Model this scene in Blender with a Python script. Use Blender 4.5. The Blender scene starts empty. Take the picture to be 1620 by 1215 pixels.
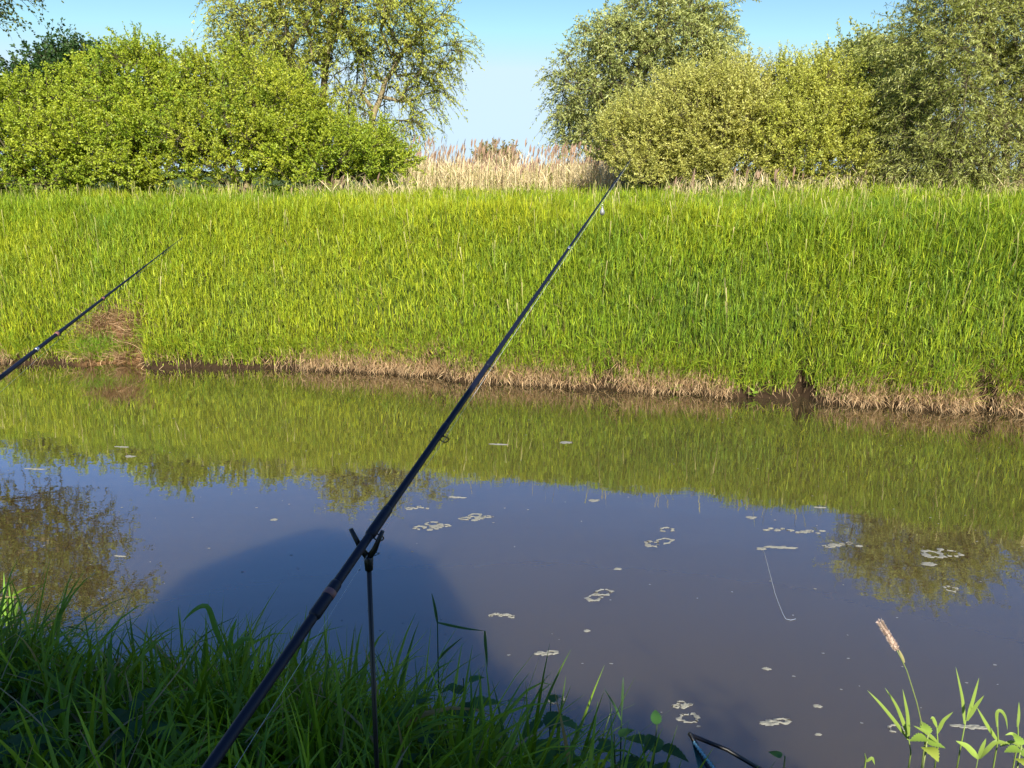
import bpy, math, random
import numpy as np
from mathutils import Vector
PI = math.pi
R = math.radians
rng = np.random.default_rng(7)
random.seed(7)
scene = bpy.context.scene
COL = scene.collection

# ------------------------------------------------------------------ camera
CAMH = 2.2
PITCH = R(15.1)
FPX = 1250.0            # focal length in pixels of the 1620 px wide photograph
cd = bpy.data.cameras.new('camera')
cd.sensor_width = 36.0
cd.lens = 36.0 * FPX / 1620.0
cd.clip_start = 0.05
cd.clip_end = 5000
cam = bpy.data.objects.new('camera', cd)
COL.objects.link(cam)
cam.location = (0, 0, CAMH)
cam.rotation_euler = (PI / 2 - PITCH, 0, 0)
scene.camera = cam

# ------------------------------------------------------------------ sky, sun, exposure
SUN_EL, SUN_AZ = R(34), R(-8)      # the sun stands behind the camera, a little to its right
w = bpy.data.worlds.new("World")
scene.world = w
w.use_nodes = True
nt = w.node_tree
sky = nt.nodes.new('ShaderNodeTexSky')
sky.sky_type = 'NISHITA'
sky.sun_disc = False
sky.sun_elevation = SUN_EL
sky.sun_rotation = PI + SUN_AZ
sky.air_density = 1.0
sky.dust_density = 0.0
sky.altitude = 1500
sky.ozone_density = 2.2
hs = nt.nodes.new('ShaderNodeHueSaturation'); hs.inputs['Saturation'].default_value = 1.17; hs.inputs['Hue'].default_value = .508
nt.links.new(sky.outputs[0], hs.inputs['Color'])
cap = nt.nodes.new('ShaderNodeMix'); cap.data_type = 'RGBA'; cap.blend_type = 'DARKEN'; cap.inputs[0].default_value = 1
cap.inputs[7].default_value = (3.6, 4.75, 5.7, 1)      # keeps the pale horizon from burning out
nt.links.new(hs.outputs[0], cap.inputs[6])
nt.links.new(cap.outputs[2], nt.nodes['Background'].inputs[0])
nt.nodes['Background'].inputs[1].default_value = 0.100
to_sun = Vector((-math.sin(SUN_AZ) * math.cos(SUN_EL), -math.cos(SUN_AZ) * math.cos(SUN_EL), math.sin(SUN_EL)))
sl = bpy.data.lights.new('sun', 'SUN')
sl.energy = 5.0
sl.angle = R(0.5)
sl.color = (1.0, 0.92, 0.76)
so = bpy.data.objects.new('sun', sl)
COL.objects.link(so)
so.rotation_euler = to_sun.to_track_quat('Z', 'Y').to_euler()
scene.view_settings.view_transform = 'Standard'
scene.view_settings.look = 'None'
scene.view_settings.exposure = 0.95
scene.view_settings.gamma = 1

# ------------------------------------------------------------------ helpers
CP, SP = math.cos(PITCH), math.sin(PITCH)
def at(px, py, Y):
    """world point seen at photo pixel (px,py) at ground distance Y"""
    a = (px - 810) / FPX
    b = (607.5 - py) / FPX
    dy = CP + b * SP
    dz = -SP + b * CP
    t = Y / dy
    return np.array([a * t, Y, CAMH + dz * t])
def on_z(px, py, z=0.0):
    b = (607.5 - py) / FPX
    dy = CP + b * SP
    dz = -SP + b * CP
    return at(px, py, (z - CAMH) / dz * dy)

def hash2(ix, iy, seed):
    n = (ix.astype(np.int64) * 374761393 + iy.astype(np.int64) * 668265263 + seed * 1274126177) & 0xffffffff
    n = ((n ^ (n >> 13)) * 1274126177) & 0xffffffff
    return ((n ^ (n >> 16)) & 0xffff) / 65535.0
def vnoise(x, y, seed=0):
    x = np.asarray(x, float); y = np.asarray(y, float)
    ix = np.floor(x); iy = np.floor(y)
    fx = x - ix; fy = y - iy
    fx = fx * fx * (3 - 2 * fx); fy = fy * fy * (3 - 2 * fy)
    a = hash2(ix, iy, seed); b = hash2(ix + 1, iy, seed)
    c = hash2(ix, iy + 1, seed); d = hash2(ix + 1, iy + 1, seed)
    return (a * (1 - fx) + b * fx) * (1 - fy) + (c * (1 - fx) + d * fx) * fy
def fbm(x, y, seed=0):
    return (vnoise(x, y, seed) + .5 * vnoise(x * 2.1, y * 2.1, seed + 1) + .25 * vnoise(x * 4.3, y * 4.3, seed + 2)) / 1.75

def np_mesh(name, verts, quads=None, tris=None, mat=None, col=None, smooth=False):
    me = bpy.data.meshes.new(name)
    verts = np.ascontiguousarray(verts, dtype=np.float32)
    me.vertices.add(len(verts))
    me.vertices.foreach_set('co', verts.ravel())
    nq = 0 if quads is None else len(quads)
    ntr = 0 if tris is None else len(tris)
    idx = []
    st = []
    if nq:
        idx.append(np.asarray(quads, np.int32).ravel()); st.append(np.arange(nq) * 4)
    if ntr:
        idx.append(np.asarray(tris, np.int32).ravel()); st.append(nq * 4 + np.arange(ntr) * 3)
    idx = np.concatenate(idx); st = np.concatenate(st).astype(np.int32)
    me.loops.add(len(idx)); me.loops.foreach_set('vertex_index', idx)
    me.polygons.add(nq + ntr); me.polygons.foreach_set('loop_start', st)
    if smooth:
        me.polygons.foreach_set('use_smooth', np.ones(nq + ntr, bool))
    me.update(calc_edges=True)
    me.validate()
    if col is not None:
        ca = me.color_attributes.new('Col', 'FLOAT_COLOR', 'POINT')
        c4 = np.ones((len(verts), 4), np.float32); c4[:, :3] = col
        ca.data.foreach_set('color', c4.ravel())
    if mat: me.materials.append(mat)
    return me
def link(name, me, parent=None, loc=None):
    o = bpy.data.objects.new(name, me)
    COL.objects.link(o)
    if parent is not None: o.parent = parent
    if loc is not None: o.location = loc
    return o
def tag(o, label=None, cat=None, group=None, kind=None):
    if label: o['label'] = label
    if cat: o['category'] = cat
    if group: o['group'] = group
    if kind: o['kind'] = kind
    return o
def empty(name, loc, label, cat, group=None):
    o = bpy.data.objects.new(name, None)
    COL.objects.link(o)
    o.location = [float(v) for v in loc]
    o.empty_display_size = .1
    return tag(o, label, cat, group)

class MB:
    """collects pieces of geometry (world coordinates minus an origin) into ONE mesh"""
    def __init__(s, origin=(0, 0, 0)):
        s.v = []; s.q = []; s.t = []; s.c = []; s.n = 0; s.o = np.array(origin, float)
    def add(s, v, q=None, t=None, c=None):
        v = np.asarray(v, float)
        s.v.append(v - s.o)
        if q is not None and len(q): s.q.append(np.asarray(q, int) + s.n)
        if t is not None and len(t): s.t.append(np.asarray(t, int) + s.n)
        if c is None: c = (1, 1, 1)
        c = np.asarray(c, float)
        if c.ndim == 1: c = np.tile(c, (len(v), 1))
        s.c.append(c)
        s.n += len(v)
    def tube(s, pts, rad, sides=8, c=None, cap=True):
        pts = np.asarray(pts, float); n = len(pts)
        rad = np.broadcast_to(np.asarray(rad, float), (n,))
        tg = np.gradient(pts, axis=0)
        tg /= np.linalg.norm(tg, axis=1)[:, None] + 1e-12
        ref = np.array([0, 0, 1.0])
        if abs(tg[:, 2]).mean() > .85: ref = np.array([1.0, 0, 0])
        u = np.cross(tg, ref); u /= np.linalg.norm(u, axis=1)[:, None] + 1e-12
        wv = np.cross(tg, u)
        a = np.linspace(0, 2 * PI, sides, endpoint=False)
        ring = pts[:, None, :] + rad[:, None, None] * (np.cos(a)[None, :, None] * u[:, None, :] + np.sin(a)[None, :, None] * wv[:, None, :])
        v = ring.reshape(-1, 3)
        i = np.arange(n - 1)[:, None] * sides; j = np.arange(sides)[None, :]; j2 = (j + 1) % sides
        q = np.stack([i + j, i + j2, i + sides + j2, i + sides + j], -1).reshape(-1, 4)
        t = []
        if cap:
            v = np.vstack([v, pts[:1], pts[-1:]])
            b = n * sides
            for k in range(sides):
                t.append((b, (k + 1) % sides, k)); t.append((b + 1, (n - 1) * sides + k, (n - 1) * sides + (k + 1) % sides))
        s.add(v, q, t, c)
    def torus(s, cen, nrm, r, rt, c=None, n=20, m=8):
        nrm = np.array(nrm, float); nrm /= np.linalg.norm(nrm)
        u = np.cross(nrm, [0.3, .2, 1.0]); u /= np.linalg.norm(u); wv = np.cross(nrm, u)
        a = np.linspace(0, 2 * PI, n, endpoint=False)[:, None, None]; b = np.linspace(0, 2 * PI, m, endpoint=False)[None, :, None]
        d = np.cos(a) * u + np.sin(a) * wv
        v = (np.array(cen) + d * (r + rt * np.cos(b)) + nrm * rt * np.sin(b)).reshape(-1, 3)
        i = np.arange(n)[:, None]; j = np.arange(m)[None, :]
        q = np.stack([i * m + j, ((i + 1) % n) * m + j, ((i + 1) % n) * m + (j + 1) % m, i * m + (j + 1) % m], -1).reshape(-1, 4)
        s.add(v, q, None, c)
    def build(s, name, mat, parent=None, smooth=True, loc=None, label=None):
        v = np.vstack(s.v)
        me = np_mesh(name, v, np.vstack(s.q) if s.q else None, np.vstack(s.t) if s.t else None, mat, np.vstack(s.c), smooth)
        o = link(name, me, parent, loc)
        if label: o['label'] = label
        return o

# ------------------------------------------------------------------ materials
def new_mat(name):
    m = bpy.data.materials.new(name); m.use_nodes = True
    m.node_tree.nodes.clear()
    return m, m.node_tree.nodes, m.node_tree.links
def foliage_mat(name, trans=.35, gloss=.05, rough=.45, tint=(1, 1, 1), yel=(1.25, 1.15, .5)):
    m, N, L = new_mat(name)
    out = N.new('ShaderNodeOutputMaterial')
    at_ = N.new('ShaderNodeAttribute'); at_.attribute_name = 'Col'
    mul = N.new('ShaderNodeMix'); mul.data_type = 'RGBA'; mul.blend_type = 'MULTIPLY'; mul.inputs[0].default_value = 1
    L.new(at_.outputs['Color'], mul.inputs[6]); mul.inputs[7].default_value = (*tint, 1)
    geo = N.new('ShaderNodeNewGeometry')
    nz = N.new('ShaderNodeTexNoise'); nz.inputs['Scale'].default_value = 9.0
    L.new(geo.outputs['Position'], nz.inputs['Vector'])
    mr = N.new('ShaderNodeMapRange'); mr.inputs[3].default_value = .75; mr.inputs[4].default_value = 1.25
    L.new(nz.outputs[0], mr.inputs[0])
    vm = N.new('ShaderNodeVectorMath'); vm.operation = 'SCALE'
    L.new(mul.outputs[2], vm.inputs[0]); L.new(mr.outputs[0], vm.inputs['Scale'])
    d = N.new('ShaderNodeBsdfDiffuse'); L.new(vm.outputs[0], d.inputs[0])
    t = N.new('ShaderNodeBsdfTranslucent')
    tm = N.new('ShaderNodeMix'); tm.data_type = 'RGBA'; tm.blend_type = 'MULTIPLY'; tm.inputs[0].default_value = 1
    L.new(vm.outputs[0], tm.inputs[6]); tm.inputs[7].default_value = (*yel, 1)
    L.new(tm.outputs[2], t.inputs[0])
    mx = N.new('ShaderNodeMixShader'); mx.inputs[0].default_value = trans
    L.new(d.outputs[0], mx.inputs[1]); L.new(t.outputs[0], mx.inputs[2])
    g = N.new('ShaderNodeBsdfGlossy'); g.inputs['Roughness'].default_value = rough
    g.inputs[0].default_value = (1, 1, 1, 1)
    mg = N.new('ShaderNodeMixShader'); mg.inputs[0].default_value = gloss
    L.new(mx.outputs[0], mg.inputs[1]); L.new(g.outputs[0], mg.inputs[2])
    L.new(mg.outputs[0], out.inputs[0])
    return m
def simple_mat(name, color, rough=.5, metal=0.0, spec=.5, noise=0, nscale=30, bump=0, usecol=False):
    m, N, L = new_mat(name)
    out = N.new('ShaderNodeOutputMaterial'); p = N.new('ShaderNodeBsdfPrincipled')
    p.inputs['Base Color'].default_value = (*color, 1)
    p.inputs['Roughness'].default_value = rough; p.inputs['Metallic'].default_value = metal
    p.inputs['Specular IOR Level'].default_value = spec
    L.new(p.outputs[0], out.inputs[0])
    tc = N.new('ShaderNodeTexCoord')
    nz = N.new('ShaderNodeTexNoise'); nz.inputs['Scale'].default_value = nscale; nz.inputs['Detail'].default_value = 6
    L.new(tc.outputs['Object'], nz.inputs['Vector'])
    mr = N.new('ShaderNodeMapRange'); mr.inputs[3].default_value = 1 - noise; mr.inputs[4].default_value = 1 + noise
    L.new(nz.outputs[0], mr.inputs[0])
    vm = N.new('ShaderNodeVectorMath'); vm.operation = 'SCALE'
    if usecol:
        a = N.new('ShaderNodeAttribute'); a.attribute_name = 'Col'; L.new(a.outputs['Color'], vm.inputs[0])
    else: vm.inputs[0].default_value = color
    L.new(mr.outputs[0], vm.inputs['Scale']); L.new(vm.outputs[0], p.inputs['Base Color'])
    if bump:
        b = N.new('ShaderNodeBump'); b.inputs['Strength'].default_value = bump; b.inputs['Distance'].default_value = .01
        L.new(nz.outputs[0], b.inputs['Height']); L.new(b.outputs[0], p.inputs['Normal'])
    return m

M_bank = foliage_mat('bank_grass', .28, .012, .5)
M_fg = foliage_mat('near_grass', .30, .018, .4)
M_leaf = foliage_mat('leaf', .38, .02, .5)
M_willow = foliage_mat('willow_leaf', .34, .03, .5, yel=(1.2, 1.1, .6))
M_straw = foliage_mat('straw', .20, .02, .6, yel=(1.1, 1, .8))
M_bark = simple_mat('bark', (.26, .21, .12), .9, spec=.2, noise=.45, nscale=14, bump=.6)
M_wood = simple_mat('twig', (.10, .085, .05), .9, spec=.2, noise=.3)
M_rod = simple_mat('rod_blank', (.004, .006, .018), .5, spec=.35, noise=.15)
M_cork = simple_mat('handle_foam', (.012, .012, .014), .8, noise=.2)
M_black = simple_mat('black_paint', (.008, .008, .010), .4, noise=.2)
M_brown = simple_mat('whipping', (.20, .085, .075), .5, noise=.2)
M_steel = simple_mat('steel', (.55, .55, .55), .25, metal=.9, noise=.1)
M_lead = simple_mat('lead', (.35, .35, .34), .38, metal=.6, noise=.2)
M_line = simple_mat('line', (.55, .6, .65), .3, noise=.1)
M_foam = simple_mat('foam', (.20, .20, .175), .85, spec=.2, noise=.3, nscale=90, bump=.5)
M_net = simple_mat('net', (.05, .16, .16), .7, noise=.3)
M_cord = simple_mat('cord', (.16, .36, .44), .6, noise=.3, nscale=120)
M_umb = simple_mat('umbrella_cloth', (.035, .07, .035), .8, noise=.15)
M_seed = foliage_mat('seed_head', .15, .02, .6, yel=(1, .9, .8))

# water
m, N, L = new_mat('water')
M_water = m
out = N.new('ShaderNodeOutputMaterial'); p = N.new('ShaderNodeBsdfPrincipled')
p.inputs['Base Color'].default_value = (.062, .046, .020, 1)
p.inputs['Roughness'].default_value = 1
p.inputs['Specular IOR Level'].default_value = 0
p.inputs['Subsurface Weight'].default_value = 1.0
p.inputs['Subsurface Radius'].default_value = (1.0, .8, .5)
p.inputs['Subsurface Scale'].default_value = .55
p.subsurface_method = 'BURLEY'
gl = N.new('ShaderNodeBsdfGlossy'); gl.inputs['Roughness'].default_value = .0; gl.inputs[0].default_value = (1, 1, 1, 1)
fre = N.new('ShaderNodeFresnel'); fre.inputs['IOR'].default_value = 1.7
fm = N.new('ShaderNodeMath'); fm.operation = 'MULTIPLY'; fm.inputs[1].default_value = 2.1; fm.use_clamp = True
L.new(fre.outputs[0], fm.inputs[0])
wm = N.new('ShaderNodeMixShader'); L.new(fm.outputs[0], wm.inputs[0]); L.new(p.outputs[0], wm.inputs[1]); L.new(gl.outputs[0], wm.inputs[2])
geo = N.new('ShaderNodeNewGeometry')
mp = N.new('ShaderNodeMapping'); mp.inputs['Scale'].default_value = (1.0, 1.6, 1)
L.new(geo.outputs['Position'], mp.inputs[0])
n1 = N.new('ShaderNodeTexNoise'); n1.inputs['Scale'].default_value = 5.0; n1.inputs['Detail'].default_value = 3
n2 = N.new('ShaderNodeTexNoise'); n2.inputs['Scale'].default_value = .8; n2.inputs['Detail'].default_value = 2
L.new(mp.outputs[0], n1.inputs['Vector']); L.new(mp.outputs[0], n2.inputs['Vector'])
ad = N.new('ShaderNodeMath'); ad.operation = 'MULTIPLY_ADD'; ad.inputs[1].default_value = 5
L.new(n2.outputs[0], ad.inputs[0]); L.new(n1.outputs[0], ad.inputs[2])
bp = N.new('ShaderNodeBump'); bp.inputs['Strength'].default_value = 1; bp.inputs['Distance'].default_value = .0005
L.new(ad.outputs[0], bp.inputs['Height']); L.new(bp.outputs[0], gl.inputs['Normal']); L.new(bp.outputs[0], fre.inputs['Normal'])
L.new(wm.outputs[0], out.inputs[0])

# ground: soil, coloured by attribute (bare mud / dead thatch / green thatch)
M_ground = simple_mat('soil', (.1, .07, .04), .95, spec=.15, noise=.5, nscale=7, bump=.8, usecol=True)

# ------------------------------------------------------------------ the terrain
_w = np.array([on_z(*q) for q in [(-60, 568), (0, 574), (120, 578), (300, 581), (480, 582), (600, 588), (750, 603), (900, 612), (1000, 616), (1150, 628), (1250, 632), (1400, 642), (1500, 648), (1620, 656), (1700, 664)]])
_s = [(-7.5, 11.9), (-6.2, 11.5), (-3, 10.9), (-.8, 10.25), (2, 9.6), (4.2, 8.9), (6, 8.3)]
def interp_ext(x, xs, ys, sl=None, sr=None):
    r = np.interp(x, xs, ys)
    a = (ys[1] - ys[0]) / (xs[1] - xs[0]) if sl is None else sl
    b = (ys[-1] - ys[-2]) / (xs[-1] - xs[-2]) if sr is None else sr
    return r + np.where(x < xs[0], (x - xs[0]) * a, 0) + np.where(x > xs[-1], (x - xs[-1]) * b, 0)
COVES = []
for px, py, wd, dp in [(1272, 633, .08, .22), (1560, 652, .08, .18), (212, 580, .10, .20), (160, 578, .28, .10), (690, 596, .12, .10), (960, 612, .09, .10)]:
    q = on_z(px, py); COVES.append((q[0], wd, dp))
def Yw(x, coves=True):
    x = np.asarray(x, float)
    y = interp_ext(x, _w[:, 0], _w[:, 1], -.08, -.16)
    y = y + (vnoise(x * 2.2, x * 0 + 3.3, 5) - .5) * .16 + (vnoise(x * 6.1, x * 0 + 1.7, 6) - .5) * .09
    for cx, wd, dp in (COVES if coves else []): y = y + dp * np.exp(-((x - cx) / wd) ** 2)
    return y
def Ys(x):
    x = np.asarray(x, float)
    return interp_ext(x, np.array([a for a, b in _s]), np.array([b for a, b in _s]), -.08, -.16) + (vnoise(x * .7, x * 0 + 9.1, 8) - .5) * .35
_n = [(-6, 3.75), (-3, 3.0), (-1.5, 2.58), (-.8, 2.40), (0, 2.08), (.5, 1.80), (.9, 1.58), (1.3, 1.48), (3, 1.25), (6, .6)]
def Yn(x):
    x = np.asarray(x, float)
    return interp_ext(x, np.array([a for a, b in _n]), np.array([b for a, b in _n]), -.15, -.15) + (vnoise(x * 2.7, x * 0, 12) - .5) * .12
SLIP = on_z(176, 578)[0]
def hgt(x, y):
    x = np.asarray(x, float); y = np.asarray(y, float)
    yw = Yw(x); ys = Ys(x); yn = Yn(x)
    ywb = Yw(x, False)
    s = (y - ywb) / (ys - ywb)
    d = y - yw
    cut = .05 + .07 * np.clip((x + 3.0) / 2.0, 0, 1) + .10 * (vnoise(x * 1.7, x * 0 + 4.4, 15) - .5)
    top = 1.42
    sc = np.clip(s, 0, 1)
    zf = np.clip(d / .07, 0, 1) * cut + (top - cut) * np.sin(sc * PI / 2) ** 1.15
    zf = zf + np.clip(s, 0, 1) * (fbm(x * 1.3, y * 1.3, 20) - .5) * .32
    zf = zf - .006 * np.clip(y - 16, 0, 100)
    # the slip: a bare hollow going up the bank
    slip = np.exp(-((x - SLIP + .42 * d) / .32) ** 2) * np.clip(.65 - d, 0, 1) * (d > 0)
    zf = zf - .26 * slip
    zf = np.maximum(zf, .02 + 0 * zf)
    zf = np.where(d < 0, np.maximum(d * 1.4, -.7), zf)
    dn = yn - y
    zn = np.interp(dn, [0, .04, .35, .9, 1.7, 4, 9], [0, .12, .46, .76, .95, 1.05, 1.15]) + (fbm(x * 2, y * 2, 30) - .5) * .08 * np.clip(dn * 4, 0, 1)
    zn = np.where(dn < 0, np.maximum(dn * 1.4, -.7), zn)
    return np.where(y > (yw + yn) / 2, zf, zn)

def span(*segs):
    o = []
    for a, b, st in segs: o.append(np.arange(a, b, st))
    o.append([segs[-1][1]])
    return np.concatenate(o)
gx = np.concatenate([-np.geomspace(2000, 14, 26)[:-1], span((-14, -8, .25), (-8, 8, .06), (8, 14, .25)), np.geomspace(14, 2000, 26)[1:]])
gy = np.concatenate([-np.geomspace(300, 4, 12)[:-1], span((-4, 1, .2), (1, 3.2, .05), (3.2, 6, .35), (6, 12.5, .05), (12.5, 24, .25)), np.geomspace(24, 3000, 30)[1:]])
GX, GY = np.meshgrid(gx, gy)
GZ = hgt(GX, GY)
far = np.clip((np.abs(GX) - 14) / 40, 0, 1)
nx, ny = len(gx), len(gy)
V = np.stack([GX, GY, GZ], -1).reshape(-1, 3)
i = np.arange(ny - 1)[:, None] * nx; j = np.arange(nx - 1)[None, :]
Q = np.stack([i + j, i + j + 1, i + nx + j + 1, i + nx + j], -1).reshape(-1, 4)
# soil colours
def soil_col(x, y, z):
    mud = np.array([.028, .017, .009]); thatch = np.array([.06, .09, .02]); bare_soil = np.array([.17, .095, .042])
    d = y - Yw(x)
    k = np.clip((z - .3) / .4, 0, 1)[..., None]
    c = mud * (1 - k) + thatch * k
    sl = (np.exp(-((x - SLIP + .42 * d) / .30) ** 2) * np.clip(.8 - d, 0, 1) * (d > 0))[..., None]
    c = c * (1 - np.clip(sl * 2, 0, 1)) + bare_soil * np.clip(sl * 2, 0, 1)  # the slip shows bare red-brown earth
    return c
SC = soil_col(V[:, 0], V[:, 1], V[:, 2])
go = link('ground', np_mesh('ground', V, Q, None, M_ground, SC, True))
tag(go, kind='structure')
wv = np.array([(-700, -80, 0), (700, -80, 0), (700, 160, 0), (-700, 160, 0)], float)
wo = link('water', np_mesh('water', wv, [(0, 1, 2, 3)], None, M_water))
tag(wo, kind='structure')

# ------------------------------------------------------------------ ribbons (grass blades) as one vectorised mesh
def blades(base, length, width, az, lean, bend, col, segs=4, fold=0.0, twist=None, tipcol=None, basecol=None, wprof=None):
    """base (n,3); az: direction the blade leans to; lean: starting tilt from vertical; bend: extra tilt at the tip"""
    n = len(base)
    base = np.asarray(base, float)
    t = np.linspace(0, 1, segs + 1)
    tilt = lean[:, None] + bend[:, None] * t[None, :] ** 1.5
    ds = (length / segs)[:, None]
    hx = np.cumsum(np.concatenate([np.zeros((n, 1)), np.sin(tilt[:, :-1]) * ds], 1), 1)
    hz = np.cumsum(np.concatenate([np.zeros((n, 1)), np.cos(tilt[:, :-1]) * ds], 1), 1)
    dirx, diry = np.cos(az), np.sin(az)
    cx = base[:, 0, None] + hx * dirx[:, None]
    cy = base[:, 1, None] + hx * diry[:, None]
    cz = base[:, 2, None] + hz
    tw = (rng.uniform(-.9, .9, n) if twist is None else twist)[:, None] * (t[None, :] * .6 + .7)
    # side vector: horizontal perpendicular turned by tw
    sx = -diry[:, None] * np.cos(tw) + dirx[:, None] * np.cos(tilt) * np.sin(tw)
    sy = dirx[:, None] * np.cos(tw) + diry[:, None] * np.cos(tilt) * np.sin(tw)
    sz = -np.sin(tilt) * np.sin(tw)
    if wprof is None: wp = np.clip(np.minimum(.55 + 2 * t, 1) * (1 - t ** 2.2), .02, 1)
    else: wp = wprof(t)
    hw = width[:, None] * .5 * wp[None, :]
    C = np.stack([cx, cy, cz], -1); S = np.stack([sx, sy, sz], -1)
    colv = np.tile(col[:, None, :], (1, segs + 1, 1))
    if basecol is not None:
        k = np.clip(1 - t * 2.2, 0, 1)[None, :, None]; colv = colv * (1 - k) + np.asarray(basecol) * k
    if fold > 0:
        # normal direction for fold
        T = np.stack([np.sin(tilt) * dirx[:, None], np.sin(tilt) * diry[:, None], np.cos(tilt)], -1)
        Nn = np.cross(S, T)
        Vv = np.stack([C - S * hw[..., None] + Nn * (hw * fold)[..., None], C, C + S * hw[..., None] + Nn * (hw * fold)[..., None]], 2)
        V = Vv.reshape(-1, 3); k = 3
        c = np.repeat(colv[:, :, None, :], 3, 2).reshape(-1, 3)
    else:
        V = np.stack([C - S * hw[..., None], C + S * hw[..., None]], 2).reshape(-1, 3); k = 2
        c = np.repeat(colv[:, :, None, :], 2, 2).reshape(-1, 3)
    b = (np.arange(n) * (segs + 1) * k)[:, None] + (np.arange(segs) * k)[None, :]
    qs = [np.stack([b + m_, b + m_ + 1, b + k + m_ + 1, b + k + m_], -1).reshape(-1, 4) for m_ in range(k - 1)]
    return V, np.vstack(qs), c
def blade_obj(name, parts, mat, smooth=True):
    mb = MB()
    for v, q, c in parts: mb.add(v, q, None, c)
    return mb.build(name, mat, smooth=smooth)
def mixcol(a, b, k):
    return np.array(a)[None, :] * (1 - k[:, None]) + np.array(b)[None, :] * k[:, None]

# ---- far bank: green grass
def slipmask(x, d):
    return np.exp(-((x - SLIP + .42 * d) / .33) ** 2) * np.clip((.60 - d) * 4, 0, 1)
parts = []
def far_grass(n, x0, x1, d0, d1, L0, L1, W0, W1, segs):
    x = rng.uniform(x0, x1, n); d = d0 + (d1 - d0) * rng.random(n)
    y = Yw(x) + d
    den = fbm(x * 1.5, y * 1.5, 41)
    keep = (rng.random(n) < .55 + .9 * (den - .3)) & (rng.random(n) > 1.25 * slipmask(x, d) * (d > .05))
    x, y, d = x[keep], y[keep], d[keep]
    n = len(x)
    z = hgt(x, y)
    clump = fbm(x * 2.2, y * 2.2, 43)
    big = vnoise(x * .45, y * .45, 44)
    L_ = rng.uniform(L0, L1, n) * (.80 + .45 * clump) * (1 + .04 * np.clip(x, -6, 6))
    L_ *= np.clip(.5 + d * 1.2, 0, 1)
    W_ = rng.uniform(W0, W1, n)
    ca = vnoise(x * 2.6, y * 2.6, 45) * 4 * PI
    az = ca + rng.normal(0, 2.2, n)
    isl = rng.random(n) < .74          # side leaves springing from half way up the stems
    lean = np.abs(rng.normal(.08, .14, n)) + np.where(isl, rng.uniform(.15, 1.15, n), 0) + .12 * np.clip(vnoise(x * 1.8, y * 1.8, 46) - .55, 0, 1)
    bend = rng.uniform(.0, .55, n) * np.where(isl, 1.6, 1)
    z = z + np.where(isl, rng.uniform(.05, .85, n) ** .8 * L_ * .85, 0)
    L_ = L_ * np.where(isl, rng.uniform(.2, .45, n), 1)
    g1 = np.array([.23, .36, .022]); g2 = np.array([.42, .48, .028]); g3 = np.array([.08, .21, .028])
    k = np.clip(rng.normal(.42, .3, n) + (big - .5) * .7, 0, 1)
    c = mixcol(g1, g2, k)
    k3 = (np.clip((vnoise(x * 1.1, y * 1.4, 48) - .5) * 2, 0, 1) * rng.random(n) * .9)
    c = c * (1 - k3[:, None]) + g3 * k3[:, None]
    dead = rng.random(n) < (.03 + .25 * np.exp(-((x - SLIP + .9) / .6) ** 2 - ((d - 1.35) / .4) ** 2))
    c[dead] = np.array([.42, .30, .15]) * rng.uniform(.7, 1.1, (dead.sum(), 1))
    c *= rng.uniform(.4, 1.35, (n, 1))  # random darker blades put the shaded gaps of the sward into the colour
    return blades(np.stack([x, y, z - .02], 1), L_, W_, az, lean, bend, c, segs, basecol=(.11, .14, .03))  # roots coloured darker for the shade between the blades
parts.append(far_grass(130000, -8.2, 7.4, .0, 2.6, .24, .42, .006, .012, 3))
parts.append(far_grass(80000, -12, 10.0, 2.6, 6.0, .26, .42, .008, .014, 3))
parts.append(far_grass(70000, -15, 13.0, 6.0, 11.5, .28, .50, .014, .024, 3))
parts.append(far_grass(30000, -26, 26.0, 11.5, 22, .30, .5, .02, .035, 3))
n = 2600
x = rng.uniform(-14, 12, n); d = rng.uniform(.3, 9, n); y = Yw(x) + d; z = hgt(x, y)
parts.append(blades(np.stack([x, y, z], 1), rng.uniform(.38, .62, n), rng.uniform(.004, .007, n), rng.uniform(0, 6.28, n), np.abs(rng.normal(.05, .1, n)), rng.uniform(0, .4, n), mixcol((.34, .36, .10), (.50, .42, .20), rng.random(n)), 3, wprof=lambda t: .5 + 1.3 * (t > .7)))
def canopy(n, x0, x1, d0, d1, w0, w1, l0, l1):
    x = rng.uniform(x0, x1, n); d = d0 + (d1 - d0) * rng.random(n); y = Yw(x) + d
    keep = rng.random(n) > 1.15 * slipmask(x, d); x, y, d = x[keep], y[keep], d[keep]; n = len(x)
    hh = (.30 + .16 * (vnoise(x * 1.6, y * 1.6, 55) - .5) + .10 * (vnoise(x * 5, y * 5, 56) - .5)) * np.clip(.35 + d, 0, 1)
    z = hgt(x, y) + hh * rng.uniform(.25, 1.05, n)
    k = np.clip(rng.normal(.45, .3, n) + (vnoise(x * .6, y * .6, 57) - .5) * .8, 0, 1)
    c = mixcol((.21, .34, .020), (.50, .53, .026), k)
    k3 = np.clip((fbm(x * .9, y * 1.2, 58) - .45 + .03 * np.clip(x, -2, 5)) * 3, 0, 1) * rng.random(n)
    c = c * (1 - .8 * k3[:, None]) + np.array([.08, .22, .03]) * .8 * k3[:, None]
    c *= rng.uniform(.35, 1.25, (n, 1))
    return blades(np.stack([x, y, z], 1), rng.uniform(l0, l1, n), rng.uniform(w0, w1, n), rng.uniform(0, 6.28, n), np.abs(rng.normal(.25, .35, n)), rng.uniform(0, 1.2, n), c, 2)
parts.append(canopy(190000, -8.2, 7.4, .0, 3.0, .005, .010, .06, .15))
parts.append(canopy(150000, -13, 11, 3.0, 8.0, .007, .013, .07, .17))
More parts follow.
